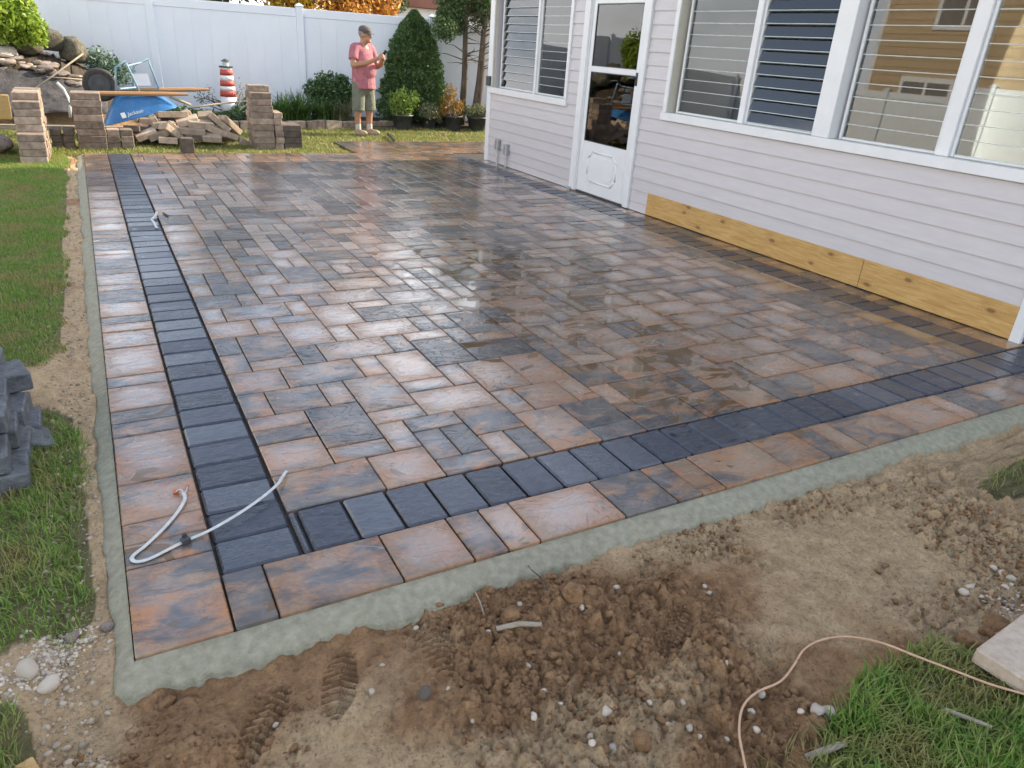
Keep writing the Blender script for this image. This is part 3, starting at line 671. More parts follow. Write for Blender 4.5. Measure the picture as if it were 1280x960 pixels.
def add_rest(r):
    w, h = r[2]-r[0], r[3]-r[1]
    Mx = Matrix.Translation(((r[0]+r[2])/2, (r[1]+r[3])/2, prg.uniform(-0.0016, 0.001))) @ Euler((prg.gauss(0, 0.007), prg.gauss(0, 0.007), prg.gauss(0, 0.0015))).to_matrix().to_4x4()
    rest.cbox((-w/2+0.0028, -h/2+0.0028, -0.06), (w/2-0.0028, h/2-0.0028, 0), 0.004, M=Mx)
for i, r in enumerate(field):
    if i < 300: put_paver('paver', *r, M['paver'], prg)
    else: add_rest(r)
# far soldier rows and the walk that turns round the house
yb = Y0F+NR*U
x = X0F
while x < 4.9: add_rest((x, yb, x+2*U, min(yb+U*0.62, YBACK))); x += 2*U
for (x, y, w, h) in tile(32, 10, [], 9): add_rest((3.42+x*U, 10.87+y*U, 3.42+(x+w)*U, 10.87+(y+h)*U))
ro = rest.build('paver_field', M['paver_far'], patio); tag(ro, 'far pavers of the patio field and walk', kind='stuff')
# edge pavers: left, front and along the house
def run(start, stops, lo, hi, axis_, name, mat):
    p = start
    for q in stops:
        if axis_ == 'y': put_paver(name, lo, p, hi, q, mat, prg)
        else: put_paver(name, p, lo, q, hi, mat, prg)
        p = q
def rand_stops(p, end, pool=(1,1,2,3,2)):
    out = []
    while p < end-0.07: p = min(p+U*prg.choice(pool), end); out.append(p)
    if out and end-out[-1] > 0.001: out[-1] = end
    return out
ly = [2.119, 2.246, 2.374, 2.634, 3.019, 3.142, 3.269, 3.522]
run(YFRONT, ly+rand_stops(3.522, YBACK), XL, 0.153, 'y', 'edge_paver', M['paver'])
fxs = [0.279, 0.667, 0.917, 1.047, 1.172]+[X0F+k*U for k in (9,11,12,13,16,18,19,20,23,26,27)]
run(0.155, fxs+rand_stops(fxs[-1], 6.6), YFRONT, 1.983, 'x', 'edge_paver', M['paver'])
run(2.25, rand_stops(2.25, 10.15), 4.985, 5.20, 'y', 'edge_paver', M['paver'])
# charcoal bands
p = 1.986; st = []
while p < yb+0.07: p += 0.1705; st.append(p)
run(1.986, st, 0.157, 0.409, 'y', 'border_paver', M['dark_paver'])
st = [0.446]; p = 0.446
while p < 6.6: p += 0.1655; st.append(p)
run(0.413, st, 1.986, 2.238, 'x', 'border_paver', M['dark_paver'])
p = 2.243; st = []
while p < 10.4: p += 0.1705; st.append(p)
run(2.243, st, 4.733, 4.982, 'y', 'border_paver', M['dark_paver'])
bd = MB(); bd.box((XL+0.01, YFRONT+0.01, -0.12), (8.2, YBACK-0.01, -0.018)); bd.box((3.43, 10.84, -0.118), (7.4, 12.10, -0.019))
o = bd.build('joint_sand', M['bed'], patio)

# concrete haunch round the outside: a ribbon with a ragged outer edge
def ribbon(name, inner, outer, zi, zo, label):
    n = len(inner); V = []; F = []
    S = (0, 0.3, 0.62, 0.86, 1.0, 1.06)
    for i in range(n):
        a, b = np.array(inner[i]), np.array(outer[i])
        for k, s in enumerate(S):
            q = a+(b-a)*s; z = zi+(zo-zi)*(s**1.3) if s <= 1 else zo-0.08
            z += 0.010*(fbm(np.array([q[0]*22]), np.array([q[1]*22]), 3, 44)[0]-0.5) if 0 < s <= 1 else 0
            V.append((q[0], q[1], z))
    m = len(S)
    for i in range(n-1):
        for k in range(m-1): F.append((i*m+k, i*m+k+1, (i+1)*m+k+1, (i+1)*m+k))
    me = np_mesh(name, V, F, smooth=True); return tag(link(name, me, M['concrete']), label, kind='structure')
inn, out = [], []
for y in np.arange(10.9, 1.70, -0.03):
    w = 0.052+0.04*(y-1.7)/9+0.022*(fbm(np.array([y*6.]), np.array([3.]), 3, 7)[0]-0.5)*2
    inn.append((XL-0.001, y)); out.append((XL-w, y))
inn.append((XL, YFRONT)); out.append((XL-0.055, YFRONT-0.06)); inn.append((XL, YFRONT)); out.append((XL-0.03, YFRONT-0.095))
for x in np.concatenate([np.arange(XL+0.02, 3.5, 0.012), np.arange(3.5, 6.6, 0.05)]):
    w = 0.100+0.03*(fbm(np.array([x*5.]), np.array([9.]), 4, 8)[0]-0.5)*2+0.018*(fbm(np.array([x*31.]), np.array([2.]), 3, 18)[0]-0.5)*2
    inn.append((x, YFRONT+0.001)); out.append((x, YFRONT-w))
ribbon('concrete_edge', inn, out, -0.014, -0.046, 'rough grey-green concrete haunch along the outer patio edge')

# ================================================================== HOUSE
house = empty('house', (XWALL, 6.2, 0)); tag(house, 'lilac-grey vinyl sided house with jalousie windows and white storm door', 'house')
def hb(name, mat, parent=None):                          # collects world-space geometry of a part of the house
    return name, mat, parent
def part(mb, name, mat, parent=None, smooth=False):
    o = mb.build(name, mat, smooth=smooth); p = parent or house
    o.parent = p; o.matrix_parent_inverse = Matrix.Translation(-Vector((XWALL, 6.2, 0))) if p is house else Matrix()
    return o
HY0, HY1, HTOP = 2.29, 10.16, 2.75
WIN_A = (2.36, 6.21, 0.983, 2.60); DOOR = (6.57, 7.79, 0.0, 2.22); WIN_1 = (8.045, 10.10, 0.945, 2.60)
# siding: one lapped course per panel, cut at the openings
COURSE = 0.126; z = -0.031
while z < HTOP:
    spans = [(HY0+0.06, HY1-0.03)]
    for (a, b, c_, d) in (WIN_A, DOOR, WIN_1):
        if z+COURSE > c_+0.001 and z < d-0.001:
            cut = z if (z >= c_-0.02) else None
            new = []
            for (s, e) in spans:
                if b <= s or a >= e: new.append((s, e)); continue
                if a > s: new.append((s, a))
                if b < e: new.append((b, e))
            part_low = c_ if z < c_-0.02 else None
            spans = new
            if part_low: 
                mbp = MB(); h = part_low-z; mbp.prism([(XWALL-0.0165, z), (XWALL-0.0165, z+0.006), (XWALL-0.005, z+h), (XWALL+0.01, z+h), (XWALL+0.01, z)], 1, max(a, HY0+0.06), min(b, HY1-0.03)); part(mbp, 'siding_panel', M['siding'])
    if z < 0.20: spans = [(max(s, 6.26), e) for s, e in spans if e > 6.27]
    for (s, e) in spans:
        if e-s < 0.02: continue
        mb = MB(); z0 = max(z, 0.004); mb.prism([(XWALL-0.0165, z0), (XWALL-0.0175, z0+0.006), (XWALL-0.005, z+COURSE), (XWALL+0.01, z+COURSE), (XWALL+0.01, z0)], 1, s, e); part(mb, 'siding_panel', M['siding'])
    z += COURSE
# backing wall with real openings
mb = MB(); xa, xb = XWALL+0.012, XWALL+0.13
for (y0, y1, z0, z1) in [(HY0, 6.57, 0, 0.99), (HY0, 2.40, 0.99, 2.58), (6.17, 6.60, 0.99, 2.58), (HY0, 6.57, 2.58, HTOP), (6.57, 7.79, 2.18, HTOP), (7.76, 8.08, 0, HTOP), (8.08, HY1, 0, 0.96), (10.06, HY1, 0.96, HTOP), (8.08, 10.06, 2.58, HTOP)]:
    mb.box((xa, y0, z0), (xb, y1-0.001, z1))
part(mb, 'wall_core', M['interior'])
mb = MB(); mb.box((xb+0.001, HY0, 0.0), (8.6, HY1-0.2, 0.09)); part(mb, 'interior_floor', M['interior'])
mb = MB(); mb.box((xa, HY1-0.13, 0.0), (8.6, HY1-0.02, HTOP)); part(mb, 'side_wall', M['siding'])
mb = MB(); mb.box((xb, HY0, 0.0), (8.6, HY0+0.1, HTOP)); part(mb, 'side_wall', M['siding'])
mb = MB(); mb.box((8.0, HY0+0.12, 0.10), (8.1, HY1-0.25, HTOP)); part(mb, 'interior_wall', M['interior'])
mb = MB(); mb.prism([(4.75, HTOP), (8.5, HTOP+0.7), (8.5, HTOP+0.85), (4.75, HTOP+0.12)], 1, HY0-0.3, HY1+0.05); part(mb, 'unseen_porch_roof', M['roof'])  # unseen roof, added so the house casts its shadow
mb = MB(); mb.box((8.5, -7.0, 0), (14.0, HY1-0.001, 5.6)); part(mb, 'unseen_main_block', M['siding'])  # unseen upper storey, added and sized to shade patio and lawn
mb = MB(); mb.prism([(8.1, 5.6), (14.4, 5.6), (11.2, 7.6)], 1, -7.3, HY1+0.04); part(mb, 'unseen_main_roof', M['roof'])  # unseen ridge, added to lengthen the house shadow
# corner trims
for (yc, w) in ((HY1, 0.085), (HY0, 0.06)):
    mb = MB(); s = -1 if yc > 5 else 1
    ya, yb_ = sorted((yc+0.012*(-s), yc+s*w)); mb.cbox((XWALL-0.026, ya, -0.01), (XWALL+0.012, yb_, HTOP), 0.004)
    part(mb, 'corner_trim', M['white'])
mb = MB(); mb.cbox((XWALL-0.024, HY1+0.0125, -0.01), (XWALL+0.09, HY1+0.03, HTOP), 0.003); part(mb, 'corner_trim', M['white'])
# ledger boards
for (y0, y1) in ((2.345, 3.538), (3.542, 6.255)):
    mb = MB(); mb.cbox((-0.020, -(y1-y0)/2, -0.11), (0.018, (y1-y0)/2, 0.1165), 0.003); o = mb.build('ledger_board', M['ledger']); o.parent = house
    o.location = (-0.006, (y0+y1)/2-6.2, 0.117)
mb = MB(); mb.box((XWALL-0.018, 6.256, 0.003), (XWALL+0.011, 6.262, 0.226)); part(mb, 'joint_strip', M['dark_metal'])

# jalousie windows
LV = {}
def louvre_mesh(L):
    k = round(L, 3)
    if k not in LV:
        b = MB(); b.box((-0.003, -L/2, -0.046), (0.003, L/2, 0.0515)); b.box((-0.0045, -L/2, -0.0515), (0.0045, L/2, -0.0462), 1); me = b.mesh('louvre')
        me.materials.append(M['glass']); me.materials.append(M['glass_edge'])
        for p_ in me.polygons: p_.material_index = 0 if (abs(p_.normal.x) > 0.5 and p_.center.z > -0.03) else 1
        LV[k] = me
    return LV[k]
def jalousie(name, y0, y1, z0, z1, panels, label):
    w = empty(name, (0, (y0+y1)/2-6.2, z0)); w.parent = house; w['label'] = label
    org = Vector((XWALL, (y0+y1)/2, z0))
    def wp(mb, nm, mat):
        o = mb.build(nm, mat); o.parent = w; o.matrix_parent_inverse = Matrix.Translation(-org); return o
    xf = XWALL-0.032
    mb = MB(); mb.cbox((xf-0.01, y0-0.012, z0), (XWALL+0.012, y1+0.012, z0+0.078), 0.004); wp(mb, 'sill', M['white'])
    mb = MB(); mb.cbox((xf, y0, z0+0.079), (XWALL+0.012, y0+0.055, z1), 0.003); wp(mb, 'casing', M['white'])
    mb = MB(); mb.cbox((xf, y1-0.055, z0+0.079), (XWALL+0.012, y1, z1), 0.003); wp(mb, 'casing', M['white'])
    mb = MB(); mb.cbox((xf, y0+0.056, z1-0.07), (XWALL+0.012, y1-0.056, z1), 0.003); wp(mb, 'casing', M['white'])
    ys = [p_[0] for p_ in panels]+[p_[1] for p_ in panels]
    for yy in (y0+0.056, y1-0.062):
        mb = MB(); mb.box((XWALL-0.018, yy, z0+0.08), (XWALL+0.128, yy+0.006, z1-0.072)); wp(mb, 'jamb', M['jamb'])
    mb = MB(); mb.box((XWALL+0.013, y0+0.063, z0+0.062), (XWALL+0.128, y1-0.063, z0+0.079)); wp(mb, 'inner_sill', M['jamb'])
    xg = XWALL+0.075
    zt = z1-0.075
    for (a, b, tilt) in panels:
        for yy in (a-0.001, b-0.022):
            mb = MB(); mb.cbox((xg-0.02, yy, z0+0.08), (xg+0.025, yy+0.023, zt), 0.003); wp(mb, 'channel', M['white'])
        mb = MB(); mb.cbox((xg-0.014, a+0.024, z0+0.08), (xg+0.018, b-0.024, z0+0.094), 0.003); wp(mb, 'bottom_rail', M['white'])
        zz = z0+0.095+0.05
        while zz < zt:
            o = bpy.data.objects.new('louvre', louvre_mesh(b-a-0.046)); col.objects.link(o); o.parent = w
            o.location = (xg-XWALL, (a+b)/2-(y0+y1)/2, zz-z0); o.rotation_euler = (0, R(tilt+random.uniform(-0.4, 0.4)), 0)
            zz += 0.1005
    return w, wp
wA, wpA = jalousie('window', WIN_A[0], WIN_A[1], WIN_A[2], WIN_A[3], [(5.215, 6.10, 1.6), (4.33, 5.145, 18), (3.265, 4.105, 1.4), (2.46, 3.165, 1.4)], 'long four-panel jalousie window right of the door')
mb = MB(); mb.cbox((XWALL-0.034, 4.135, 0.983+0.079), (XWALL+0.10, 4.305, 2.53), 0.004); wpA(mb, 'post', M['white'])
for (a, b) in ((5.146, 5.213), (3.167, 3.263)):
    mb = MB(); mb.cbox((XWALL+0.03, a, 1.062), (XWALL+0.115, b, 2.53), 0.004); wpA(mb, 'mullion', M['white'])
w1, wp1 = jalousie('window', WIN_1[0], WIN_1[1], WIN_1[2], WIN_1[3], [(8.965, 9.955, 12), (8.145, 8.915, 1.6)], 'two-panel jalousie window next to the house corner')
mb = MB(); mb.cbox((XWALL+0.03, 8.917, 1.024), (XWALL+0.115, 8.963, 2.53), 0.004); wp1(mb, 'mullion', M['white'])

# storm door
door = empty('storm_door', (0, 7.18-6.2, 0)); door.parent = house
def dp(mb, nm, mat, smooth=False):
    o = mb.build(nm, mat, smooth=smooth); o.parent = door; o.matrix_parent_inverse = Matrix.Translation(-Vector((XWALL, 7.18, 0))); return o
for (a, b) in ((6.575, 6.662), (7.678, 7.785)):
    mb = MB(); mb.cbox((XWALL-0.045, a, 0.006), (XWALL+0.012, b, 2.2), 0.006); dp(mb, 'door_jamb', M['white'])
    mb = MB(); yy = b if a < 7 else a-0.018; mb.box((XWALL-0.018, yy, 0.006), (XWALL+0.06, yy+0.017, 2.16)); dp(mb, 'door_stop', M['white'])
mb = MB(); mb.cbox((XWALL-0.045, 6.663, 2.13), (XWALL+0.012, 7.677, 2.2), 0.006); dp(mb, 'door_head', M['white'])
ya, yb2 = 6.684, 7.656; xd0, xd1 = XWALL-0.012, XWALL+0.022
for (a, b, c_, d) in ((ya, ya+0.062, 0.02, 2.11), (yb2-0.062, yb2, 0.02, 2.11), (ya+0.062, yb2-0.062, 0.02, 0.605), (ya+0.062, yb2-0.062, 1.365, 1.425), (ya+0.062, yb2-0.062, 2.06, 2.11)):
    mb = MB(); mb.cbox((xd0, a+0.0005, c_), (xd1, b-0.0005, d), 0.004); dp(mb, 'door_panel' if d == 0.605 else 'door_rail', M['white'])
def octo(cy, cz, w, h, c): return [(cy-w+c, cz-h), (cy+w-c, cz-h), (cy+w, cz-h+c), (cy+w, cz+h-c), (cy+w-c, cz+h), (cy-w+c, cz+h), (cy-w, cz+h-c), (cy-w, cz-h+c)]
oc = octo(7.17, 0.33, 0.285, 0.17, 0.075); 
for k in range(8):
    a, b = oc[k], oc[(k+1) % 8]; mb = MB(); mb.tube([(xd0-0.001, a[0], a[1]), (xd0-0.001, b[0], b[1])], 0.011, 8); dp(mb, 'moulding', M['white'], True)
mb = MB(); oc2 = octo(7.17, 0.33, 0.235, 0.125, 0.06); mb.prism(oc2, 0, xd0-0.006, xd0+0.004); dp(mb, 'raised_panel', M['white'])
for (c_, d) in ((0.606, 1.364), (1.426, 2.059)):
    mb = MB(); mb.box((XWALL+0.002, ya+0.063, c_), (XWALL+0.007, yb2-0.063, d)); dp(mb, 'door_glass', M['glass'])
    mb = MB()
    for (p_, q_, r_, s_) in ((ya+0.0625, ya+0.070, c_, d), (yb2-0.070, yb2-0.0625, c_, d), (ya+0.071, yb2-0.071, c_, c_+0.008), (ya+0.071, yb2-0.071, d-0.008, d)): mb.box((XWALL-0.006, p_, r_), (XWALL+0.0015, q_, s_))
    dp(mb, 'glazing_bead', M['dark_metal'])
mb = MB(); mb.cbox((XWALL-0.022, 6.70, 1.27), (XWALL-0.013, 6.735, 1.40), 0.003); mb.tube([(XWALL-0.02, 6.715, 1.345), (XWALL-0.055, 6.715, 1.345), (XWALL-0.06, 6.76, 1.345), (XWALL-0.06, 6.80, 1.34)], 0.009, 8); dp(mb, 'door_handle', M['dark_metal'], True)
mb = MB(); mb.box((XWALL-0.02, ya, 0.004), (XWALL+0.06, yb2, 0.018)); dp(mb, 'threshold', M['dark_metal'])
# black junction box on the corner, grey boxes and conduit low on the wall
mb = MB(); mb.cbox((XWALL-0.065, 10.055, 1.035), (XWALL-0.0265, 10.165, 1.165), 0.008); part(mb, 'junction_box', M['dark_metal'])
for (yy, zz) in ((9.73, 0.20), (9.46, 0.17)):
    mb = MB(); mb.cbox((XWALL-0.075, yy-0.04, zz), (XWALL-0.017, yy+0.04, zz+0.14), 0.006); mb.tube([(XWALL-0.045, yy, zz), (XWALL-0.045, yy, 0.0)], 0.012, 8); part(mb, 'outlet_box', M['metal'])
mb = MB(); mb.cbox((XWALL-0.07, 7.72, 0.0), (XWALL-0.046, 7.80, 0.035), 0.004); part(mb, 'downpipe_foot', M['metal'])

# ================================================================== BACK GARDEN
def part_of(root, mb_or_me, name, mat, smooth=False):   # world-space geometry parented to a thing's empty
    me = mb_or_me.mesh(name, smooth) if isinstance(mb_or_me, MB) else mb_or_me
    o = link(name, me, mat); o.parent = root; o.matrix_parent_inverse = root.matrix_basis.inverted() if False else (Matrix.Translation(root.location) @ root.rotation_euler.to_matrix().to_4x4()).inverted()
    return o
# ---- white vinyl fence
def fence(pts, top, label):
    f = empty('vinyl_fence', (pts[0][0], pts[0][1], 0)); tag(f, label, 'fence')
    for i, (x, y) in enumerate(pts):
        d = np.array(pts[min(i+1, len(pts)-1)])-np.array(pts[max(i-1, 0)]); a = math.atan2(d[1], d[0])
        Mx = Matrix.Translation((x, y, 0)) @ Matrix.Rotation(a, 4, 'Z')
        mb = MB(); mb.cbox((-0.064, -0.064, -0.05), (0.064, 0.064, top+0.03), 0.004, M=Mx); po = part_of(f, mb, 'post', M['vinyl'])
        mb = MB(); mb.cbox((-0.08, -0.08, top+0.03), (0.08, 0.08, top+0.05), 0.004, M=Mx)
        P = [Mx @ Vector(q) for q in ((-0.07,-0.07,top+0.05),(0.07,-0.07,top+0.05),(0.07,0.07,top+0.05),(-0.07,0.07,top+0.05),(0,0,top+0.095))]
        mb.add(P, [(0,1,4),(1,2,4),(2,3,4),(3,0,4)])
        c = mb.build('post_cap', M['vinyl']); c.parent = po; c.matrix_parent_inverse = (Matrix.Translation(f.location)).inverted() if False else Matrix.Translation(-f.location)
        c.matrix_parent_inverse = Matrix.Identity(4)
        if i+1 < len(pts):
            p, q = np.array(pts[i]), np.array(pts[i+1]); L = np.linalg.norm(q-p); a = math.atan2(q[1]-p[1], q[0]-p[0])
            Mx = Matrix.Translation((p[0], p[1], 0)) @ Matrix.Rotation(a, 4, 'Z')
            n = 8; w = (L-0.134)/n
            for k in range(n):
                mb = MB(); mb.cbox((0.067+k*w+0.0004, -0.011, 0.06), (0.067+(k+1)*w-0.0004, 0.011, top-0.14), 0.0022, M=Mx); part_of(f, mb, 'board', M['vinyl'])
            for (z0, z1) in ((top-0.145, top), (0.02, 0.14)):
                mb = MB(); mb.cbox((0.066, -0.024, z0), (L-0.066, 0.024, z1), 0.005, M=Mx); part_of(f, mb, 'rail', M['vinyl'])
    return f
FA, FB, FC = (1.26, 15.90), (3.80, 15.45), (6.30, 15.0)
fence([(-6.4, 17.25), (-3.83, 16.8), (-1.28, 16.35), FA, FB, FC], 1.965, 'long white vinyl privacy fence behind the planting bed')
fence([(-6.55, 17.3)]+[(-6.55, 14.8-2.5*k) for k in range(8)], 1.9, 'sunlit white vinyl fence on the far side of the lawn, mirrored in the window panes')
fence([(6.46, 14.97), (8.9, 14.62), (11.3, 14.28)], 1.90, 'shaded white vinyl fence run behind the two bare trunks')

# ---- leaves
def leaf_cloud(name, clumps, n_per, size, mat, seed=1, aspect=0.5, shell=0.55, updir=0.0):
    rng = np.random.default_rng(seed); P = []
    for (c, r, wt) in clumps:
        m = max(4, int(n_per*wt)); d = rng.normal(size=(m, 3)); d /= np.linalg.norm(d, axis=1)[:, None]
        rad = shell+(1-shell)*rng.random(m)**0.6*1.25; rad *= 0.55+0.9*fbm(d[:, 0]*2.3+c[0]*3, d[:, 1]*2.3+d[:, 2]*2+c[2]*5, 3, seed)
        P.append(np.array(c)+d*rad[:, None]*np.array(r))
    P = np.concatenate(P); n = len(P)
    a = rng.normal(size=(n, 3)); a[:, 2] += updir; a /= np.linalg.norm(a, axis=1)[:, None]
    b = np.cross(a, rng.normal(size=(n, 3))); b /= np.linalg.norm(b, axis=1)[:, None]
    s = size*rng.uniform(0.55, 1.35, n)[:, None]
    V = np.stack([P-a*s*0.5, P+b*s*aspect*0.5+a*s*0.05, P+a*s*0.5, P-b*s*aspect*0.5+a*s*0.05], 1).reshape(-1, 3)
    Q = np.arange(n)[:, None]*4+np.array([[0, 1, 2, 3]])
    return np_mesh(name, V, Q)
def branchy(mb, base, tips, r0, r1, seed=0, bend=0.15):
    rg = random.Random(seed)
    for t in tips:
        b, t_ = Vector(base), Vector(t); mid = (b+t_)/2+Vector((rg.uniform(-1, 1), rg.uniform(-1, 1), rg.uniform(0, 1)))*bend*(t_-b).length
        mb.tube([b, b.lerp(mid, 0.6), mid, mid.lerp(t_, 0.55), t_], [r0, r0*0.85, (r0+r1)/2, r1*1.2, r1], 7)

# ---- conical spruce
def spruce():
    c = D(511, 150, 14.75); c = np.array([5.83, 14.75, 0.06]); root = empty('spruce_tree', tuple(c)); tag(root, 'dense dark green conical spruce in front of the white fence', 'tree')
    mb = MB(); mb.tube([c, c+[0, 0, 1.9]], [0.06, 0.015], 8); part_of(root, mb, 'trunk', M['bark'])
    rng = np.random.default_rng(4); n = 30000; z = rng.random(n)**1.15*1.98+0.05; th = rng.uniform(0, 2*np.pi, n)
    prof = np.interp(z, [0.05, 0.3, 0.65, 1.1, 1.5, 1.8, 2.04], [0.52, 0.66, 0.64, 0.56, 0.42, 0.25, 0.03])
    lump = fbm(th*3.2/1.0+z*0.7, z*5.5, 3, 6)+0.5*vnoise(th*7, z*13, 61)
    r = prof*(0.62+0.42*lump)*(1-0.30*rng.random(n)**2.2)
    P = np.stack([c[0]+r*np.cos(th), c[1]+r*np.sin(th), c[2]+z], 1)
    a = np.stack([np.cos(th), np.sin(th), rng.uniform(-0.2, 1.0, n)], 1)+rng.normal(0, 0.55, (n, 3)); a /= np.linalg.norm(a, axis=1)[:, None]
    b = np.cross(a, rng.normal(size=(n, 3))); b /= np.linalg.norm(b, axis=1)[:, None]; s = 0.062*rng.uniform(0.6, 1.3, n)[:, None]
    V = np.stack([P-a*s*0.5, P+b*s*0.22, P+a*s*0.5, P-b*s*0.22], 1).reshape(-1, 3)
    part_of(root, np_mesh('crown', V, np.arange(n)[:, None]*4+np.array([[0, 1, 2, 3]])), 'crown', M['spruce'])
    mb = MB(); mb.lathe([(0.30, 0.1), (0.42, 0.45), (0.36, 1.0), (0.22, 1.5), (0.05, 1.85)], 14, tuple(c)); part_of(root, mb, 'inner_foliage', M['shrub'], True)
spruce()

# ---- two-trunk cedar at the house corner
def cedar(b, top, rad, clumps, label, seed):
    root = empty('cedar_tree', b); tag(root, label, 'tree')
    mb = MB(); b = Vector(b); t = Vector(top)
    mb.tube([b, b.lerp(t, 0.3)+Vector((0.02, 0, 0)), b.lerp(t, 0.6)+Vector((-0.02, 0, 0)), t], [rad, rad*0.85, rad*0.6, rad*0.2], 10); part_of(root, mb, 'trunk', M['bark'], True)
    mb = MB(); rg = random.Random(seed)
    for k in range(34):
        s = b.lerp(t, rg.uniform(0.36, 0.75)); an = rg.uniform(0, 6.28); L = rg.uniform(0.25, 0.75)
        branchy(mb, s, [s+Vector((math.cos(an)*L, math.sin(an)*L, rg.uniform(-0.25, 0.35)*L))], 0.012, 0.003, seed+k)
    part_of(root, mb, 'limbs', M['bark'])
    part_of(root, leaf_cloud('crown', clumps, 1500, 0.06, M['cedar'], seed, 0.42, 0.3), 'crown', M['cedar'])
Y_T = 14.2
def cl(px, py, Y, r, wt=1.0): return (tuple(D(px, py, Y)), (r, r, r*0.9), wt)
b1 = D(577, 140, Y_T); b2 = D(593, 140, Y_T-0.2)
cedar((b1[0], b1[1], 0.05), tuple(D(588, -60, Y_T)), 0.072, [cl(556, 36, Y_T-0.2, 0.22), cl(572, 30, Y_T+0.1, 0.2, 0.6), cl(565, 12, Y_T, 0.26), cl(582, 4, Y_T+0.2, 0.28), cl(560, -8, Y_T, 0.28), cl(585, -25, Y_T, 0.36), cl(570, -40, Y_T, 0.34), cl(580, -70, Y_T, 0.34), cl(553, 22, Y_T, 0.12, 0.4)],
      'slim straight cedar trunk with green crown beside the leaning one', 31)
cedar((b2[0], b2[1], 0.05), tuple(D(616, -40, Y_T)), 0.095, [cl(602, 20, Y_T+0.3, 0.24), cl(612, 8, Y_T, 0.26), cl(600, -8, Y_T, 0.34), cl(618, -25, Y_T+0.2, 0.4), cl(606, -50, Y_T, 0.36)],
      'thicker leaning cedar trunk beside the house corner', 41)

# ---- trees and house beyond the fence
def tree(name, p, h, r, mat, label, seed, n=2600):
    root = empty(name, p); tag(root, label, 'tree', None)
    mb = MB(); P = Vector(p); mb.tube([P, P+Vector((0.05, 0, h*0.5)), P+Vector((0, 0.05, h*0.85))], [0.13, 0.09, 0.03], 8)
    rg = random.Random(seed); tips = [P+Vector((rg.uniform(-1, 1)*r*0.7, rg.uniform(-1, 1)*r*0.7, h*rg.uniform(0.55, 0.95))) for _ in range(9)]
    branchy(mb, P+Vector((0, 0, h*0.38)), tips, 0.05, 0.012, seed); part_of(root, mb, 'trunk', M['bark'], True)
    cl_ = [((p[0]+rg.uniform(-1, 1)*r*0.8, p[1]+rg.uniform(-1, 1)*r*0.8, h*rg.uniform(0.38, 0.95)), (r*rg.uniform(0.3, 0.5),)*3, 1.0) for _ in range(22)]
    part_of(root, leaf_cloud('crown', cl_, n//8, 0.13, mat, seed, 0.6, 0.35), 'crown', mat)
tree('maple_tree', (5.0, 20.0, 0), 4.6, 1.2, M['autumn'], 'yellow autumn tree showing just above the white fence', 51, 4200)
tree('maple_tree', (6.6, 21.6, 0), 4.9, 1.15, M['autumn_orange'], 'orange autumn tree behind the white fence near the brown roof edge', 52, 4200)
tree('far_tree', (3.2, 21.5, 0), 5.0, 1.5, M['far_green'], 'green tree behind the fence post', 53, 4200)
tree('far_tree', (9.0, 26.0, 0), 6.0, 1.2, M['far_green'], 'green tree between the orange tree and the brown roof edge', 54, 4200)
def far_house():
    a = D(487, 20, 27.0); x0 = a[0]; root = empty('far_house', (x0+3, 29, 0)); tag(root, 'neighbouring house with brown fascia and white railing beyond the fence', 'house')
    mb = MB(); mb.box((x0+0.2, 27.2, 0), (x0+8, 33, 2.62)); part_of(root, mb, 'wall', M['white'])
    mb = MB(); mb.cbox((x0-0.1, 26.9, 2.63), (x0+8.3, 33.2, 3.08), 0.01); part_of(root, mb, 'fascia', M['brown'])
    mb = MB(); mb.cbox((x0-0.1, 26.92, 3.95), (x0+8.3, 27.0, 4.03), 0.01); part_of(root, mb, 'hand_rail', M['white'])
    for k in range(34):
        mb = MB(); mb.cbox((x0+k*0.24, 26.93, 3.083), (x0+k*0.24+0.11, 26.99, 3.949), 0.005); part_of(root, mb, 'baluster', M['white'])
    mb = MB(); mb.box((x0+0.5, 29.5, 3.083), (x0+8, 33, 5.8)); part_of(root, mb, 'upper_wall', M['white'])
    mb = MB(); mb.prism([(x0, 5.8), (x0+8.4, 5.8), (x0+4.2, 7.6)], 1, 29.2, 33.4)
    part_of(root, mb, 'roof', M['roof'])
    for k in range(3):
        xw = x0+1.0+k*2.3; mb = MB(); mb.cbox((xw, 27.16, 1.1), (xw+1.1, 27.199, 2.2), 0.01); w = part_of(root, mb, 'window', M['metal'])
        mb = MB(); mb.box((xw+0.08, 27.150, 1.18), (xw+1.02, 27.158, 2.12)); g = mb.build('pane', M['glass']); g.parent = w
far_house()
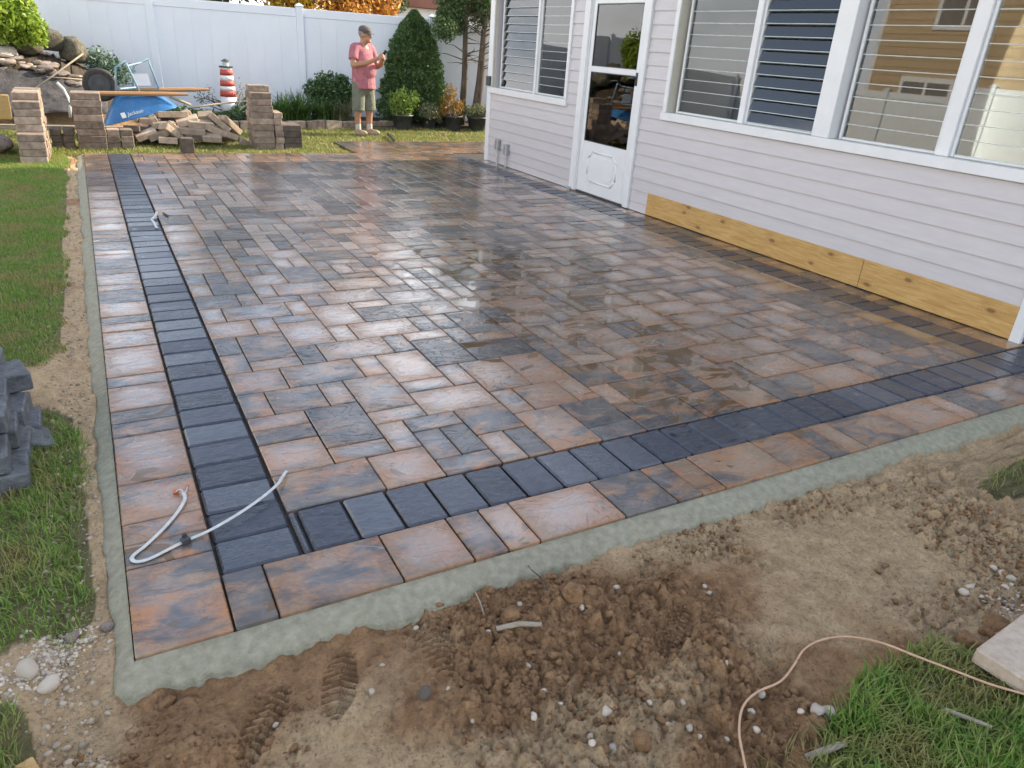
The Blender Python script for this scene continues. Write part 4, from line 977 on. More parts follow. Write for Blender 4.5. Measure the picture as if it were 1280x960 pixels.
def tan_house():                                         # the neighbour whose reflection stands in the panes
    x = -9.5; y0, y1 = 6.5, 15.2; root = empty('tan_house', (x-4, 11, 0)); tag(root, 'tan sided two-storey house across the lawn, mirrored in the window panes', 'house')
    mb = MB(); mb.box((x-8, y0, 0), (x, y1, 6.2)); part_of(root, mb, 'wall', M['tan_siding'])
    for k in range(31):
        mb = MB(); z = k*0.2; mb.prism([(x, z), (x+0.018, z), (x+0.004, z+0.199), (x, z+0.199)], 1, y0, y1); part_of(root, mb, 'siding_panel', M['tan_siding'])
    mb = MB(); mb.prism([(y0-0.4, 6.2), (y1+0.4, 6.2), ((y0+y1)/2, 8.6)], 0, x-8.3, x+0.35); part_of(root, mb, 'roof', M['roof'])
    for yy in (y0, y1-0.14):
        mb = MB(); mb.cbox((x-0.02, yy, 0), (x+0.03, yy+0.14, 6.2), 0.005); part_of(root, mb, 'corner_trim', M['white'])
    for (yy, zz) in ((9.0, 3.4), (12.1, 3.4), (9.0, 0.9), (12.6, 0.9)):
        mb = MB(); mb.cbox((x+0.0, yy-0.1, zz-0.1), (x+0.05, yy+1.5, zz+1.5), 0.01); w = part_of(root, mb, 'window', M['white'])
        for s in (0, 0.72):
            mb = MB(); mb.box((x+0.051, yy+s+0.03, zz+0.03), (x+0.056, yy+s+0.66, zz+1.37)); g = mb.build('pane', M['interior']); g.parent = w
tan_house()

# ---- planting bed: edging, plants, pots
edging = empty('bed_edging', (2.5, 14, 0)); tag(edging, 'low row of reddish edging bricks along the planting bed', 'edging')
ex = [(1.0, 13.95), (2.2, 13.72), (3.4, 13.85), (4.9, 14.1), (5.3, 14.15)]
xx = 0.4
rgb = random.Random(3)
while xx < 5.2:
    L = rgb.uniform(0.30, 0.42); y = np.interp(xx, [p[0] for p in ex], [p[1] for p in ex]); y2 = np.interp(xx+L, [p[0] for p in ex], [p[1] for p in ex])
    Mx = Matrix.Translation((xx+L/2, (y+y2)/2, 0.05+rgb.uniform(-0.01, 0.01))) @ Euler((rgb.gauss(0, 0.05), rgb.gauss(0, 0.03), math.atan2(y2-y, L)+rgb.gauss(0, 0.04))).to_matrix().to_4x4()
    mb = MB(); mb.cbox((-L/2+0.004, -0.07, -0.10), (L/2-0.004, 0.07, 0.075), 0.012, M=Mx); part_of(edging, mb, 'edging_brick', M['brick_tan'] if rgb.random() < 0.6 else M['brick']); xx += L
def thing_mb(name, mb, mat, label, cat, group=None, smooth=False):
    return tag(mb.build(name, mat, smooth=smooth), label, cat, group)
p = G(411, 143, 0.13); Mx = Matrix.Translation((p[0], p[1]+0.1, 0.155)) @ Euler((0.05, 0.02, -0.1)).to_matrix().to_4x4()
mb = MB(); mb.cbox((-0.24, -0.16, -0.03), (0.24, 0.16, 0.03), 0.01, M=Mx); thing_mb('flagstone', mb, M['metal'] if False else M['slab'], 'flat pale grey flagstone laid on the bed edging behind the man', 'stone')
p = G(361, 142, 0.12); me = stone_mesh('rock', 77); me.materials.append(M['boulder']); stone('rock', (p[0], p[1]+0.1, 0.16), (0.2, 0.13, 0.07), me, 'flat brown rock on the bed edging behind the brick stack', 'rock', None, 0.1)
def strap_plant(c, n, h, w, label, seed, mat):
    rng = np.random.default_rng(seed); V = []; Q = []
    for i in range(n):
        th = rng.uniform(0, 6.28); L = h*rng.uniform(0.7, 1.25); out = L*rng.uniform(0.25, 0.95); bx = c[0]+rng.normal(0, 0.07); by = c[1]+rng.normal(0, 0.07); dx, dy = math.cos(th), math.sin(th); o = len(V)
        for k, t in enumerate((0, 0.35, 0.7, 1.0)):
            ww = w*(1, 1.1, 0.8, 0.15)[k]*0.5; zz = c[2]+L*(t-0.62*t*t*min(out/L, 1))
            for s in (-1, 1): V.append((bx+dx*out*t**1.4-dy*ww*s, by+dy*out*t**1.4+dx*ww*s, zz))
        for k in range(3): Q.append((o+2*k, o+2*k+1, o+2*k+3, o+2*k+2))
    root = tag(link('strap_leaf_plant', np_mesh('strap_leaf_plant', V, Q), mat), label, 'plant')
    return root
for (px, py, Y, n, h, lab, m_) in ((352, 150, 14.2, 160, 0.50, 'arching strap-leaf clump right beside the brick stack', 'strap'), (378, 150, 14.25, 190, 0.52, 'arching strap-leaf clump in front of the dark shrub', 'strap'), (402, 150, 14.35, 150, 0.45, 'arching strap-leaf clump above the grey flagstone', 'strap'), (428, 148, 14.4, 150, 0.45, 'yellowish strap-leaf clump beside the man', 'grey_green'), (365, 148, 14.6, 120, 0.55, 'tall strap-leaf clump against the fence', 'strap')):
    q = D(px, py, Y); strap_plant((q[0], Y, 0.10), n, h, 0.022, lab, int(px), M[m_])
def shrub(name, clumps, n, size, mat, label, seed, base, stems=8, cat='shrub', aspect=0.5):
    root = empty(name, base); tag(root, label, cat); mb = MB(); rg = random.Random(seed)
    branchy(mb, base, [tuple(np.array(rg.choice(clumps)[0])+np.array([rg.uniform(-.1, .1), rg.uniform(-.1, .1), 0])) for _ in range(stems)], 0.012, 0.003, seed); part_of(root, mb, 'stems', M['bark'])
    part_of(root, leaf_cloud('foliage', clumps, n, size, mat, seed, aspect, 0.25), 'foliage', mat); return root
def cp(px, py, Y, r, wt=1.0, zr=0.8): return (tuple(D(px, py, Y)), (r, r, r*zr), wt)
shrub('juniper_shrub', [cp(395, 112, 14.75, 0.2), cp(410, 106, 14.8, 0.24), cp(424, 112, 14.8, 0.22), cp(436, 120, 14.7, 0.2), cp(402, 124, 14.7, 0.25), cp(420, 128, 14.7, 0.26), cp(428, 100, 14.9, 0.12, 0.4)], 800, 0.07, M['shrub'], 'dark spreading juniper shrub between the brick stack and the man', 61, (4.3, 14.75, 0.1))
shrub('ground_cover_plant', [cp(222, 140, 14.6, 0.18, 1, 0.6), cp(240, 143, 14.4, 0.2, 1, 0.5), cp(262, 146, 14.3, 0.2, 1, 0.5), cp(286, 146, 14.3, 0.2, 1, 0.5), cp(302, 142, 14.5, 0.18), cp(310, 128, 14.8, 0.1, 0.4)], 420, 0.06, M['shrub'], 'low leafy ground cover at the foot of the lighthouse ornament', 62, (2.2, 14.4, 0.08))
shrub('wispy_plant', [cp(250, 122, 14.9, 0.1, 0.3, 1.5), cp(262, 120, 14.9, 0.1, 0.3, 1.5), cp(300, 116, 14.9, 0.12, 0.3, 1.5), cp(308, 124, 14.9, 0.1, 0.3)], 260, 0.04, M['grey_green'], 'wispy grey plant against the fence near the lighthouse ornament', 63, (2.4, 14.9, 0.1), 12)
shrub('blue_green_shrub', [cp(128, 78, 14.9, 0.22), cp(140, 86, 14.9, 0.22), cp(118, 74, 15.0, 0.2), cp(150, 92, 14.9, 0.2), cp(134, 96, 14.8, 0.2)], 420, 0.06, leaf_material('blue_green_leaves', (0.06, 0.12, 0.08), (0.11, 0.18, 0.12), (0.18, 0.26, 0.17), 0.5, 0.2), 'blue-green bush behind the wheelbarrow wheel', 64, (0.35, 14.9, 0.2))
yg = shrub('lime_shrub', [cp(8, 12, 14.6, 0.3), cp(24, 22, 14.5, 0.28), cp(36, 34, 14.4, 0.22), cp(44, 46, 14.35, 0.15, 0.6), cp(10, 36, 14.5, 0.3), cp(-8, 22, 14.6, 0.32), cp(-20, 40, 14.6, 0.3), cp(22, 4, 14.7, 0.22), cp(4, -10, 14.7, 0.3)], 650, 0.085, M['yellow_green'], 'bright yellow-green leafy shrub on top of the rock mound', 65, (-1.5, 14.6, 0.7), 10)

def pot_plant(px, Y, r, h, mat, fol, label, clumps, seed, leaf=0.05, n=420, aspect=0.4):
    q = D(px, 155, Y); c = (q[0], Y, 0.0); root = empty('potted_plant', c); tag(root, label, 'potted plant')
    mb = MB(); mb.lathe([(r*0.72, -0.02), (r*0.76, 0.0), (r*0.97, h-0.035), (r*1.06, h-0.034), (r*1.08, h), (r*0.98, h), (r*0.95, h-0.05)], 22, c); part_of(root, mb, 'pot', mat, True)
    mb = MB(); mb.lathe([(r*0.93, h-0.06), (r*0.93, h-0.035)], 16, c); part_of(root, mb, 'potting_soil', M['soil_dark'])
    mb = MB(); branchy(mb, (c[0], c[1], h-0.04), [k[0] for k in clumps], 0.008, 0.003, seed); part_of(root, mb, 'stems', M['bark'])
    part_of(root, leaf_cloud('foliage', clumps, n, leaf, M[fol], seed, aspect, 0.2, 1.5), 'foliage', M[fol])
pot_plant(503, 13.95, 0.20, 0.27, M['pot'], 'lime', 'bushy lime-green plant in a wide black pot before the spruce', [cp(494, 128, 13.95, 0.13, 1, 1.4), cp(502, 122, 13.95, 0.12, 1, 1.5), cp(512, 128, 13.95, 0.13, 1, 1.4), cp(504, 136, 13.95, 0.2), cp(519, 124, 14.0, 0.09, .7, 1.7)], 71)
pot_plant(536, 14.0, 0.15, 0.24, M['pot'], 'grey_green', 'grey-green plant spilling from a small black pot', [cp(531, 138, 14, 0.13), cp(541, 138, 14, 0.13), cp(536, 142, 13.95, 0.16), cp(548, 148, 14.0, 0.07, .4)], 72)
pot_plant(566, 13.95, 0.20, 0.27, M['pot'], 'rust', 'rusty orange and yellow plant in a black pot', [cp(558, 128, 13.95, 0.14, 1, 1.3), cp(563, 118, 13.95, 0.12, .8, 1.4), cp(572, 132, 13.95, 0.14), cp(554, 138, 13.95, 0.12), cp(568, 140, 13.9, 0.17)], 73, 0.05, 380)
pot_plant(596, 13.9, 0.20, 0.26, M['pot'], 'grey_green', 'low grey-green plant in the black pot next to the house corner', [cp(586, 139, 13.9, 0.12), cp(596, 138, 13.9, 0.14), cp(606, 140, 13.9, 0.14), cp(580, 137, 14, 0.09, .5)], 74)
pot_plant(549, 14.2, 0.11, 0.2, M['pot'], 'grey_green', 'tiny pot half hidden between two larger black pots', [cp(549, 148, 14.2, 0.09), cp(550, 151, 14.1, 0.06, .4)], 75)
shrub('dark_shrub', [cp(482, 142, 14.3, 0.16), cp(478, 132, 14.4, 0.16), cp(524, 142, 14.45, 0.14), cp(486, 152, 14.2, 0.14)], 380, 0.05, M['shrub'], 'dark leafy plant at the foot of the spruce beside the man', 76, (5.35, 14.35, 0.08))

# ---- striped lighthouse ornament
def lighthouse():
    Y = 14.9; a = D(284, 74, Y); b = D(284, 130, Y); x = (a[0]+b[0])/2+0.0; zt = a[2]; z0 = 0.1; H_ = zt-z0
    root = empty('lighthouse_ornament', (x, Y, z0)); tag(root, 'red and white striped garden lighthouse against the white fence', 'ornament')
    zz = [z0, D(284, 120.5, Y)[2], D(284, 113, Y)[2], D(284, 107.5, Y)[2], D(284, 100.5, Y)[2], D(284, 94, Y)[2], D(284, 87, Y)[2], D(284, 84.5, Y)[2]]
    def rad(z): return 0.165-(z-z0)/H_*0.075
    for k in range(7):
        mb = MB(); e = 0.002 if k % 2 else 0.0; mb.lathe([(rad(zz[k])+e, zz[k]-z0), (rad(zz[k+1])+e, zz[k+1]-z0)], 20, (x, Y, z0)); part_of(root, mb, 'red_stripe' if k % 2 else 'white_stripe', M['red'] if k % 2 else M['white'], True)
    t = zz[7]-z0
    mb = MB(); mb.lathe([(0.12, t), (0.12, t+0.025)], 20, (x, Y, z0)); part_of(root, mb, 'gallery', M['dark_metal'])
    mb = MB(); mb.lathe([(0.055, t+0.025), (0.055, t+0.10)], 12, (x, Y, z0)); part_of(root, mb, 'lantern', M['glass_edge'])
    mb = MB(); mb.lathe([(0.075, t+0.10), (0.07, t+0.115), (0.01, t+0.145)], 14, (x, Y, z0)); part_of(root, mb, 'lantern_roof', M['dark_metal'])
lighthouse()

# ================================================================== BRICKS
BM = {}
def brick(name, p, dims, rot, mat, label, group, cat='brick', c=0.007):
    k = (tuple(round(d, 3) for d in dims), mat.name)
    if k not in BM:
        b = MB(); b.cbox([-d/2 for d in dims], [d/2 for d in dims], c); BM[k] = b.mesh(name); BM[k].materials.append(mat)
    o = bpy.data.objects.new(name, BM[k]); col.objects.link(o); o.location = tuple(p); o.rotation_euler = rot
    return tag(o, label, cat, group)
rb = random.Random(17)
ORD = ['bottom', 'second', 'third', 'fourth', 'fifth', 'sixth', 'seventh', 'eighth', 'ninth', 'tenth']
ROW = ['first', 'second', 'third', 'fourth', 'fifth', 'sixth']
def stack(x0, y0, z0, nx_, ny_, heights, dims, mat, label, group, jit=0.012, yaw=0.02):
    for j in range(ny_):
        for i in range(nx_):
            hts = heights[j] if isinstance(heights[j], int) else heights[j][i]
            for k in range(hts):
                m_ = mat if not isinstance(mat, list) else rb.choice(mat)
                where = ('row %s from the patio end' % ROW[j] if ny_ > 2 else ('patio side' if j == 0 else 'fence side')) if ny_ > 1 else ('house side' if i else 'lawn side')
                lab = '%s, %s course up, %s' % (label, ORD[k], where.replace('row first', 'first row').replace('row ', ''))
                brick('brick', (x0+(i+0.5)*dims[0]+rb.gauss(0, jit*0.5)+k*0.0, y0+(j+0.5)*dims[1]+rb.gauss(0, jit*0.3), z0+(k+0.5)*dims[2]), (dims[0]-0.004, dims[1]-0.004, dims[2]-0.001), (0, 0, rb.gauss(0, yaw)), m_, lab, group)
stack(-0.735, 10.22, -0.03, 1, 6, [4, 8, 9, 9, 9, 9], (0.275, 0.20, 0.083), M['brick'], "weathered brick in the long lawn stack", 'bricks of the long stack')
stack(-0.155, 11.38, -0.03, 1, 2, [8, 8], (0.34, 0.19, 0.088), M['brick'], "weathered brick in the narrow stack", 'bricks of the narrow stack')
stack(-0.45, 11.43, -0.03, 2, 1, [(3, 3)], (0.13, 0.25, 0.085), M['brick_dark'], "dark brick in the low stack", 'bricks of the low dark stack')
stack(0.19, 11.42, -0.03, 2, 1, [(3, 3)], (0.155, 0.22, 0.085), M['brick'], "tan-topped brick under the barrow tray", 'bricks of the low stack under the barrow')
x_ = G(320, 186)[0]
stack(x_, 11.40, -0.03, 1, 2, [9, 10], (0.30, 0.20, 0.086), M['brick'], "brick in the stepped stack's tallest column", 'bricks of the tall column')
stack(x_+0.305, 11.40, -0.03, 1, 2, [6, 6], (0.125, 0.20, 0.086), M['brick'], "narrow brick in the stepped stack's middle", 'bricks of the middle step')
stack(x_+0.435, 11.40, -0.03, 1, 2, [4, 4], (0.26, 0.20, 0.086), M['brick_dark'], "dark brick in the stepped stack's lowest step", 'bricks of the lowest step')
p = G(234, 192); brick('brick', (p[0]+0.02, 10.93, 0.095), (0.155, 0.155, 0.19), (0, 0, 0.05), M['brick_dark'], 'single dark brick standing on end at the far patio edge', None)
# tumbled heap
HEAP = [(805,540,.40,0.0,12.0,0),(735,618,.30,.05,11.85,0),(1030,612,.34,-.05,11.8,0),(1070,548,.2,.1,12.0,0),(925,585,.3,.25,11.9,0),(968,668,.33,-.05,11.7,0),(985,722,.30,0.0,11.68,1),(1125,715,.26,-.03,11.65,0),(1185,600,.32,-.75,11.85,0),
        (1150,655,.28,-.45,11.75,0),(1262,622,.34,-.75,11.85,0),(1255,712,.2,-.35,11.7,0),(812,690,.36,-.65,11.7,0),(850,668,.34,-.7,11.8,0),(690,700,.26,.35,11.7,0),(595,695,.28,.35,11.75,0),(775,742,.24,-.05,11.62,0),(485,652,.2,0.0,11.8,1),
        (900,640,.3,.1,12.0,1),(820,600,.34,-.1,12.1,1),(720,660,.34,.1,12.0,1),(1080,640,.34,.0,12.0,1),(1180,690,.3,.1,11.95,1),(640,660,.3,.0,12.1,1),(900,710,.34,.0,11.95,1),(760,700,.34,.0,11.95,1),(1000,640,.34,.0,12.1,1),(560,720,.3,.05,12.0,1),(660,735,.3,.0,12.05,1),(1210,730,.3,.0,12.0,1),(970,560,.3,.05,12.15,1),(1110,590,.3,.1,12.1,1),(905,535,.16,.4,12.1,0),(655,574,.08,.4,11.9,0)]
for i, (a, b, L, rl, Y, dk) in enumerate(HEAP):
    q = D(90+a/6.4, 60+b/6.4, Y)
    brick('brick', (q[0], Y+0.05, max(q[2], 0.03)), (L, 0.20, 0.085), (rb.uniform(-0.25, 0.3), -rl, rb.uniform(-0.3, 0.3)+0.15), M['brick_dark'] if dk else M['brick_tan'], 'dark brick buried in the loose heap beside the wheelbarrow' if dk else 'tan brick tumbled in the loose heap beside the wheelbarrow', 'dark bricks of the tumbled heap' if dk else 'tan bricks of the tumbled heap')
q = D(300, 172, 11.75); brick('brick', (q[0]+0.05, 11.75, 0.03), (0.16, 0.1, 0.08), (0.3, 0.5, 0.3), M['brick_tan'], 'pale half brick at the end of the heap by the stepped stack', None)
# charcoal blocks at the lawn edge
rb2 = random.Random(8)
CH = [(-0.50, 2.86, 0, 0.06), (-0.55, 2.87, 1, 0.0), (-0.57, 2.88, 2, 0.05), (-0.50, 3.06, 0, -0.05), (-0.53, 3.06, 1, 0.04), (-0.55, 3.05, 2, 0.0), (-0.47, 3.25, 0, 0.02), (-0.51, 3.25, 1, -0.04), (-0.56, 3.23, 2, 0.06), (-0.60, 3.20, 3, 0.0), (-0.52, 3.43, 0, 0.0), (-0.55, 3.43, 1, 0.03), (-0.50, 3.40, 2, 0.25), (-0.60, 3.40, 3, 0.0), (-0.64, 3.38, 4, 0.05),
      (-0.57, 3.60, 0, 0), (-0.58, 3.60, 1, 0.02), (-0.60, 3.60, 2, 0), (-0.62, 3.60, 3, -0.05), (-0.65, 3.57, 4, 0.0), (-0.76, 2.9, 0, 0), (-0.8, 2.9, 1, 0), (-0.8, 3.1, 0, 0), (-0.8, 3.1, 1, 0), (-0.8, 3.3, 0, 0), (-0.8, 3.3, 1, 0), (-0.8, 3.3, 2, 0), (-0.8, 3.5, 0, 0), (-0.8, 3.5, 1, 0), (-0.85, 3.5, 2, 0), (-0.87, 3.5, 3, 0)]
for (x, y, k, a) in CH:
    rw = min(4, int((y-2.78)/0.185)); sd = 'lawn side' if x < -0.72 else 'patio side'
    clab = 'charcoal paver block on the lawn, %s course up, %s row back, %s' % (ORD[k], ROW[rw], sd)
    brick('block', (x, y, -0.035+(k+0.5)*0.078), (0.235, 0.185, 0.076), (0, 0, a+rb2.gauss(0, 0.02)), M['charcoal'], clab, 'charcoal blocks stacked on the lawn', 'block', 0.006)
brick('block', (-0.40, 3.12, 0.0), (0.17, 0.12, 0.07), (0.35, 0.5, 0.4), M['charcoal'], 'lone charcoal block fallen against the side of the stack', None, 'block')

# ================================================================== ROCK MOUND AND RUBBISH, LEFT BACK
def rock_at(px, py, Y, r, mat, label, seed, sq=(1, 0.9, 0.75), cat='rock', group=None):
    q = D(px, py, Y); me = stone_mesh('rock', seed, 0.3, 3); me.materials.append(mat); stone('rock', tuple(q), (r*sq[0], r*sq[1], r*sq[2]), me, label, cat, group, rz=seed*0.7)
rock_at(62, 50, 14.9, 0.34, M['boulder'], 'mossy rounded boulder on the mound under a small white plant', 401)
rock_at(92, 62, 14.8, 0.30, M['boulder'], 'squarish mossy boulder at the right end of the rock mound', 402, (1, 0.8, 0.8))
rock_at(32, 55, 14.7, 0.26, M['boulder'], 'brown boulder under the yellow-green shrub', 403)
rock_at(4, 66, 14.5, 0.24, M['pebble'], 'pale rock beside the brown boulder at the mound edge', 404, (1.2, .8, .6))
rk = random.Random(12)
for i in range(95):
    t = rk.random(); px = rk.uniform(-12, 112); base = np.interp(px, [-12, 0, 50, 112], [76, 78, 92, 106]); py = base+rk.uniform(-14, 12)+ (4 if px > 80 else 0)
    rock_at(px, py, rk.uniform(14.0, 14.6), rk.uniform(0.05, 0.12), rk.choice([M['rubble'], M['rubble'], M['pebble'] if i % 5 == 0 else M['rubble']]), 'pinkish grey rubble stone on top of the dark covered mound', 500+i % 9, (1.5, 0.9, 0.5), 'rock', 'rubble stones on the covered mound')
# dark fabric over the face of the mound
gu, gv = 40, 16; V = []; F = []
for j in range(gv):
    for i in range(gu):
        px = -40+i*(175/(gu-1)); t = j/(gv-1); top = np.interp(px, [-40, 0, 60, 110, 135], [80, 84, 93, 106, 118]); bot = np.interp(px, [-40, 50, 80, 135], [150, 142, 140, 142])
        Y = 13.3+0.75*(1-t)+0.12*(fbm(np.array([i*0.35]), np.array([j*0.4]), 3, 5)[0]-0.5); q = D(px, top+(bot-top)*t, Y); V.append(tuple(q))
for j in range(gv-1):
    for i in range(gu-1): F.append((j*gu+i, (j+1)*gu+i, (j+1)*gu+i+1, j*gu+i+1))
o = tag(link('cover_sheet', np_mesh('cover_sheet', V, F, smooth=True), M['tarp']), 'dark fabric sheet draped over the face of the rubble mound', 'sheet')
sm = o.modifiers.new('thickness', 'SOLIDIFY'); sm.thickness = 0.006
def bar(name, pts, r, mat, label, cat, n=8, smooth=True): return thing_mb(name, MB().tube(pts, r, n), mat, label, cat, None, smooth)
bar('stick', [D(34, 118, 13.0), D(70, 92, 13.15), D(104, 67, 13.3)], 0.012, M['grey_wood'], 'long pale stick leaning over the covered mound', 'stick')
bar('pipe', [D(71, 103, 12.9), D(79, 111, 12.9), D(85, 122, 12.9), D(87.5, 134, 12.9), D(88, 147, 12.9)], 0.02, M['cable'], 'curved grey pipe arching between the two brick stacks', 'pipe')
bar('stick', [D(58, 96, 13.3), D(110, 100, 13.5)], 0.010, M['grey_wood'], 'thin stick lying on the rubble towards the wheel', 'stick')
a = D(-40, 136, 12.6); b = D(13, 134, 12.6); mb = MB(); mb.cbox((-0.55, -0.02, -0.16), (0.0, 0.02, 0.16), 0.004); o = thing_mb('plank', mb, M['board'], 'yellowish wooden plank standing on edge beside the long brick stack', 'plank'); o.location = (b[0], 12.6, b[2]-0.0); o.rotation_euler = (0.12, 0.02, 0.05)
mb = MB(); mb.cbox((-0.9, -0.045, -0.03), (0.9, 0.045, 0.03), 0.004); o = thing_mb('timber', mb, M['grey_wood'], 'long grey timber lying on the ground behind the narrow brick stack', 'timber'); q = G(85, 146, 0.05); o.location = (q[0], 13.2, 0.04); o.rotation_euler = (0, 0.01, 0.02)
q = G(5, 190); me = stone_mesh('rubble_sack', 91, 0.25, 3); me.materials.append(M['rubble']); stone('rubble_sack', (q[0]-0.06, q[1]-0.02, 0.10), (0.20, 0.22, 0.17), me, 'grey lumpy sack slumped beside the long brick stack', 'sack', None, 0.3, 0.1)
# dead poles over the bed
bar('stick', [D(235, 135, 13.2), D(270, 130, 13.6), D(312, 126, 14.0)], 0.014, M['grey_wood'], 'long grey stick lying across the ground cover by the wheelbarrow handles', 'stick')
bar('stick', [D(212, 121, 12.9), D(238, 131, 13.0)], 0.02, M['grey_wood'], 'short grey stick poking out behind the wheelbarrow tray', 'stick')

# ================================================================== WHEELBARROW (upside down)
def barrow():
    Y0, Y1 = 12.35, 13.0; root = empty('wheelbarrow', tuple(D(175, 150, 12.6))); tag(root, 'blue steel wheelbarrow lying upside down on the brick heap', 'wheelbarrow')
    rimL, rimR = D(130, 158, Y0), D(223, 134, Y0); flL, flR = D(146, 117.5, Y0+0.12), D(200, 117.5, Y0+0.12)
    V = []; F = []; N = 40
    def ring(L, Rr, ya, yb, e):
        out = []
        for k in range(N):
            th = 2*math.pi*k/N; c, s = math.cos(th), math.sin(th); u = math.copysign(abs(c)**e, c); v = math.copysign(abs(s)**e, s)
            t = 0.5+0.5*u; x = L[0]+(Rr[0]-L[0])*t; z = L[2]+(Rr[2]-L[2])*t; out.append((x, (ya+yb)/2+(yb-ya)/2*v, z))
        return out
    levels = [0.0, 0.03, 0.3, 0.6, 0.85, 0.95, 1.0]
    for s in levels:
        sh = s if s < 0.9 else s; L = rimL+(flL-rimL)*sh; Rr = rimR+(flR-rimR)*sh; ins = 0.0 if s < 0.9 else (0.02 if s < 0.97 else 0.06)
        d = (Rr-L)/np.linalg.norm(Rr-L); V += ring(L+d*ins, Rr-d*ins, Y0+0.13*s+ins, Y1-0.10*s-ins, 0.42)
    for i in range(len(levels)-1):
        for k in range(N): F.append((i*N+k, i*N+(k+1) % N, (i+1)*N+(k+1) % N, (i+1)*N+k))
    F.append(tuple(range((len(levels)-1)*N, len(levels)*N)))
    me = bpy.data.meshes.new('tray'); me.from_pydata(V, [], F); me.update(); me.polygons.foreach_set('use_smooth', [True]*len(F))
    tray = part_of(root, me, 'tray', M['barrow']); sm = tray.modifiers.new('gauge', 'SOLIDIFY'); sm.thickness = 0.004
    mb = MB(); rp = V[:N]+[V[0]]; mb.tube(rp, 0.009, 6, caps=False); part_of(root, mb, 'rolled_rim', M['barrow'], True)
    # printed name on the tray side
    fc = bpy.data.curves.new('print', 'FONT'); fc.body = 'Jackson'; fc.size = 0.072; fc.extrude = 0.001; fc.shear = 0.2
    tmp = bpy.data.objects.new('print_tmp', fc); col.objects.link(tmp); dg = bpy.context.evaluated_depsgraph_get(); tm = bpy.data.meshes.new_from_object(tmp.evaluated_get(dg)); bpy.data.objects.remove(tmp)
    s0 = 0.42; base = rimL+(flL-rimL)*s0; ex_ = (rimR-rimL)/np.linalg.norm(rimR-rimL); up = (flL-rimL)+np.array([0, 0.01, 0]); up = np.array([0.0, 0.13, (flL[2]-rimL[2])]); up -= ex_*(up@ex_); up /= np.linalg.norm(up); nn = np.cross(ex_, up)
    st = D(160.5, 146, Y0+0.05)
    mid = rimL+(rimR-rimL)*0.5; t_ = (st-rimL)@ex_; hgt = (st-rimL)@up
    org = rimL+ex_*t_+up*hgt+nn*0.008
    Mx = Matrix(((ex_[0], up[0], nn[0], org[0]), (ex_[1], up[1], nn[1], org[1]), (ex_[2], up[2], nn[2], org[2]), (0, 0, 0, 1)))
    mb = MB(); mb.box((-0.085, -0.012, -0.001), (-0.025, 0.062, 0.001)); pm = mb.mesh('print_mark')
    for m2, nm in ((tm, 'print_name'), (pm, 'print_mark')):
        m2.transform(Mx); m2.materials.clear(); part_of(root, m2, nm, M['print'])
    # handles, wheel, legs
    for (a, b, Y, mt) in (((107, 116.5), (235, 118), 12.44, 0), ((150, 112.5), (262, 112), 12.92, 0)):
        p_, q_ = Vector(D(*a, Y)), Vector(D(*b, Y)); mb = MB(); mb.tube([p_, p_.lerp(q_, 0.8), p_.lerp(q_, 0.86), q_], [0.032, 0.032, 0.026, 0.018], 8); part_of(root, mb, 'handle', M['wood'], False)
    c = D(125, 106, 12.68); ax = Vector((0.12, 1, 0)).normalized(); wr = 0.225
    Mw = Matrix.Translation(tuple(c)) @ ax.to_track_quat('Z', 'Y').to_matrix().to_4x4()
    mb = MB(); mb.lathe([(wr-0.075, -0.035), (wr-0.03, -0.05), (wr-0.006, -0.035), (wr, 0), (wr-0.006, 0.035), (wr-0.03, 0.05), (wr-0.075, 0.035), (wr-0.085, 0)], 30, M=Mw, close=False); wh = part_of(root, mb, 'wheel', M['rubber'], True)
    mb = MB(); mb.lathe([(0.02, -0.045), (wr-0.11, -0.02), (wr-0.075, -0.034), (wr-0.072, 0.034), (wr-0.11, 0.02), (0.02, 0.045)], 24, M=Mw); rm = mb.build('rim', M['pot'], smooth=True); rm.parent = wh
    for (Y, path) in ((12.48, [(145, 114), (144.5, 84), (157, 76.5), (160, 84), (174, 114)]), (12.9, [(166, 112), (167, 82), (185, 74), (187, 80), (199, 112)])):
        mb = MB(); pts = [D(a, b, Y) for a, b in path]; mb.tube(pts, 0.014, 8); part_of(root, mb, 'leg', M['barrow_frame'], True)
    mb = MB(); P_ = [D(165, 92, 12.7), D(185, 92, 12.7), D(189, 107, 12.7), D(168, 107, 12.7)]; mb.add([p_ for p_ in P_]+[p_+np.array([0, 0.004, 0]) for p_ in P_], [(0,1,2,3),(7,6,5,4),(0,4,5,1),(1,5,6,2),(2,6,7,3),(3,7,4,0)]); part_of(root, mb, 'brace_plate', M['white'])
    mb = MB(); mb.tube([D(160, 82, 12.5), D(177, 78, 12.9)], 0.01, 6); part_of(root, mb, 'cross_brace', M['barrow_frame'])
    mb = MB(); mb.tube([D(150, 111, 12.5), D(172, 109, 12.9)], 0.012, 6); part_of(root, mb, 'cross_brace', M['barrow_frame'])
barrow()

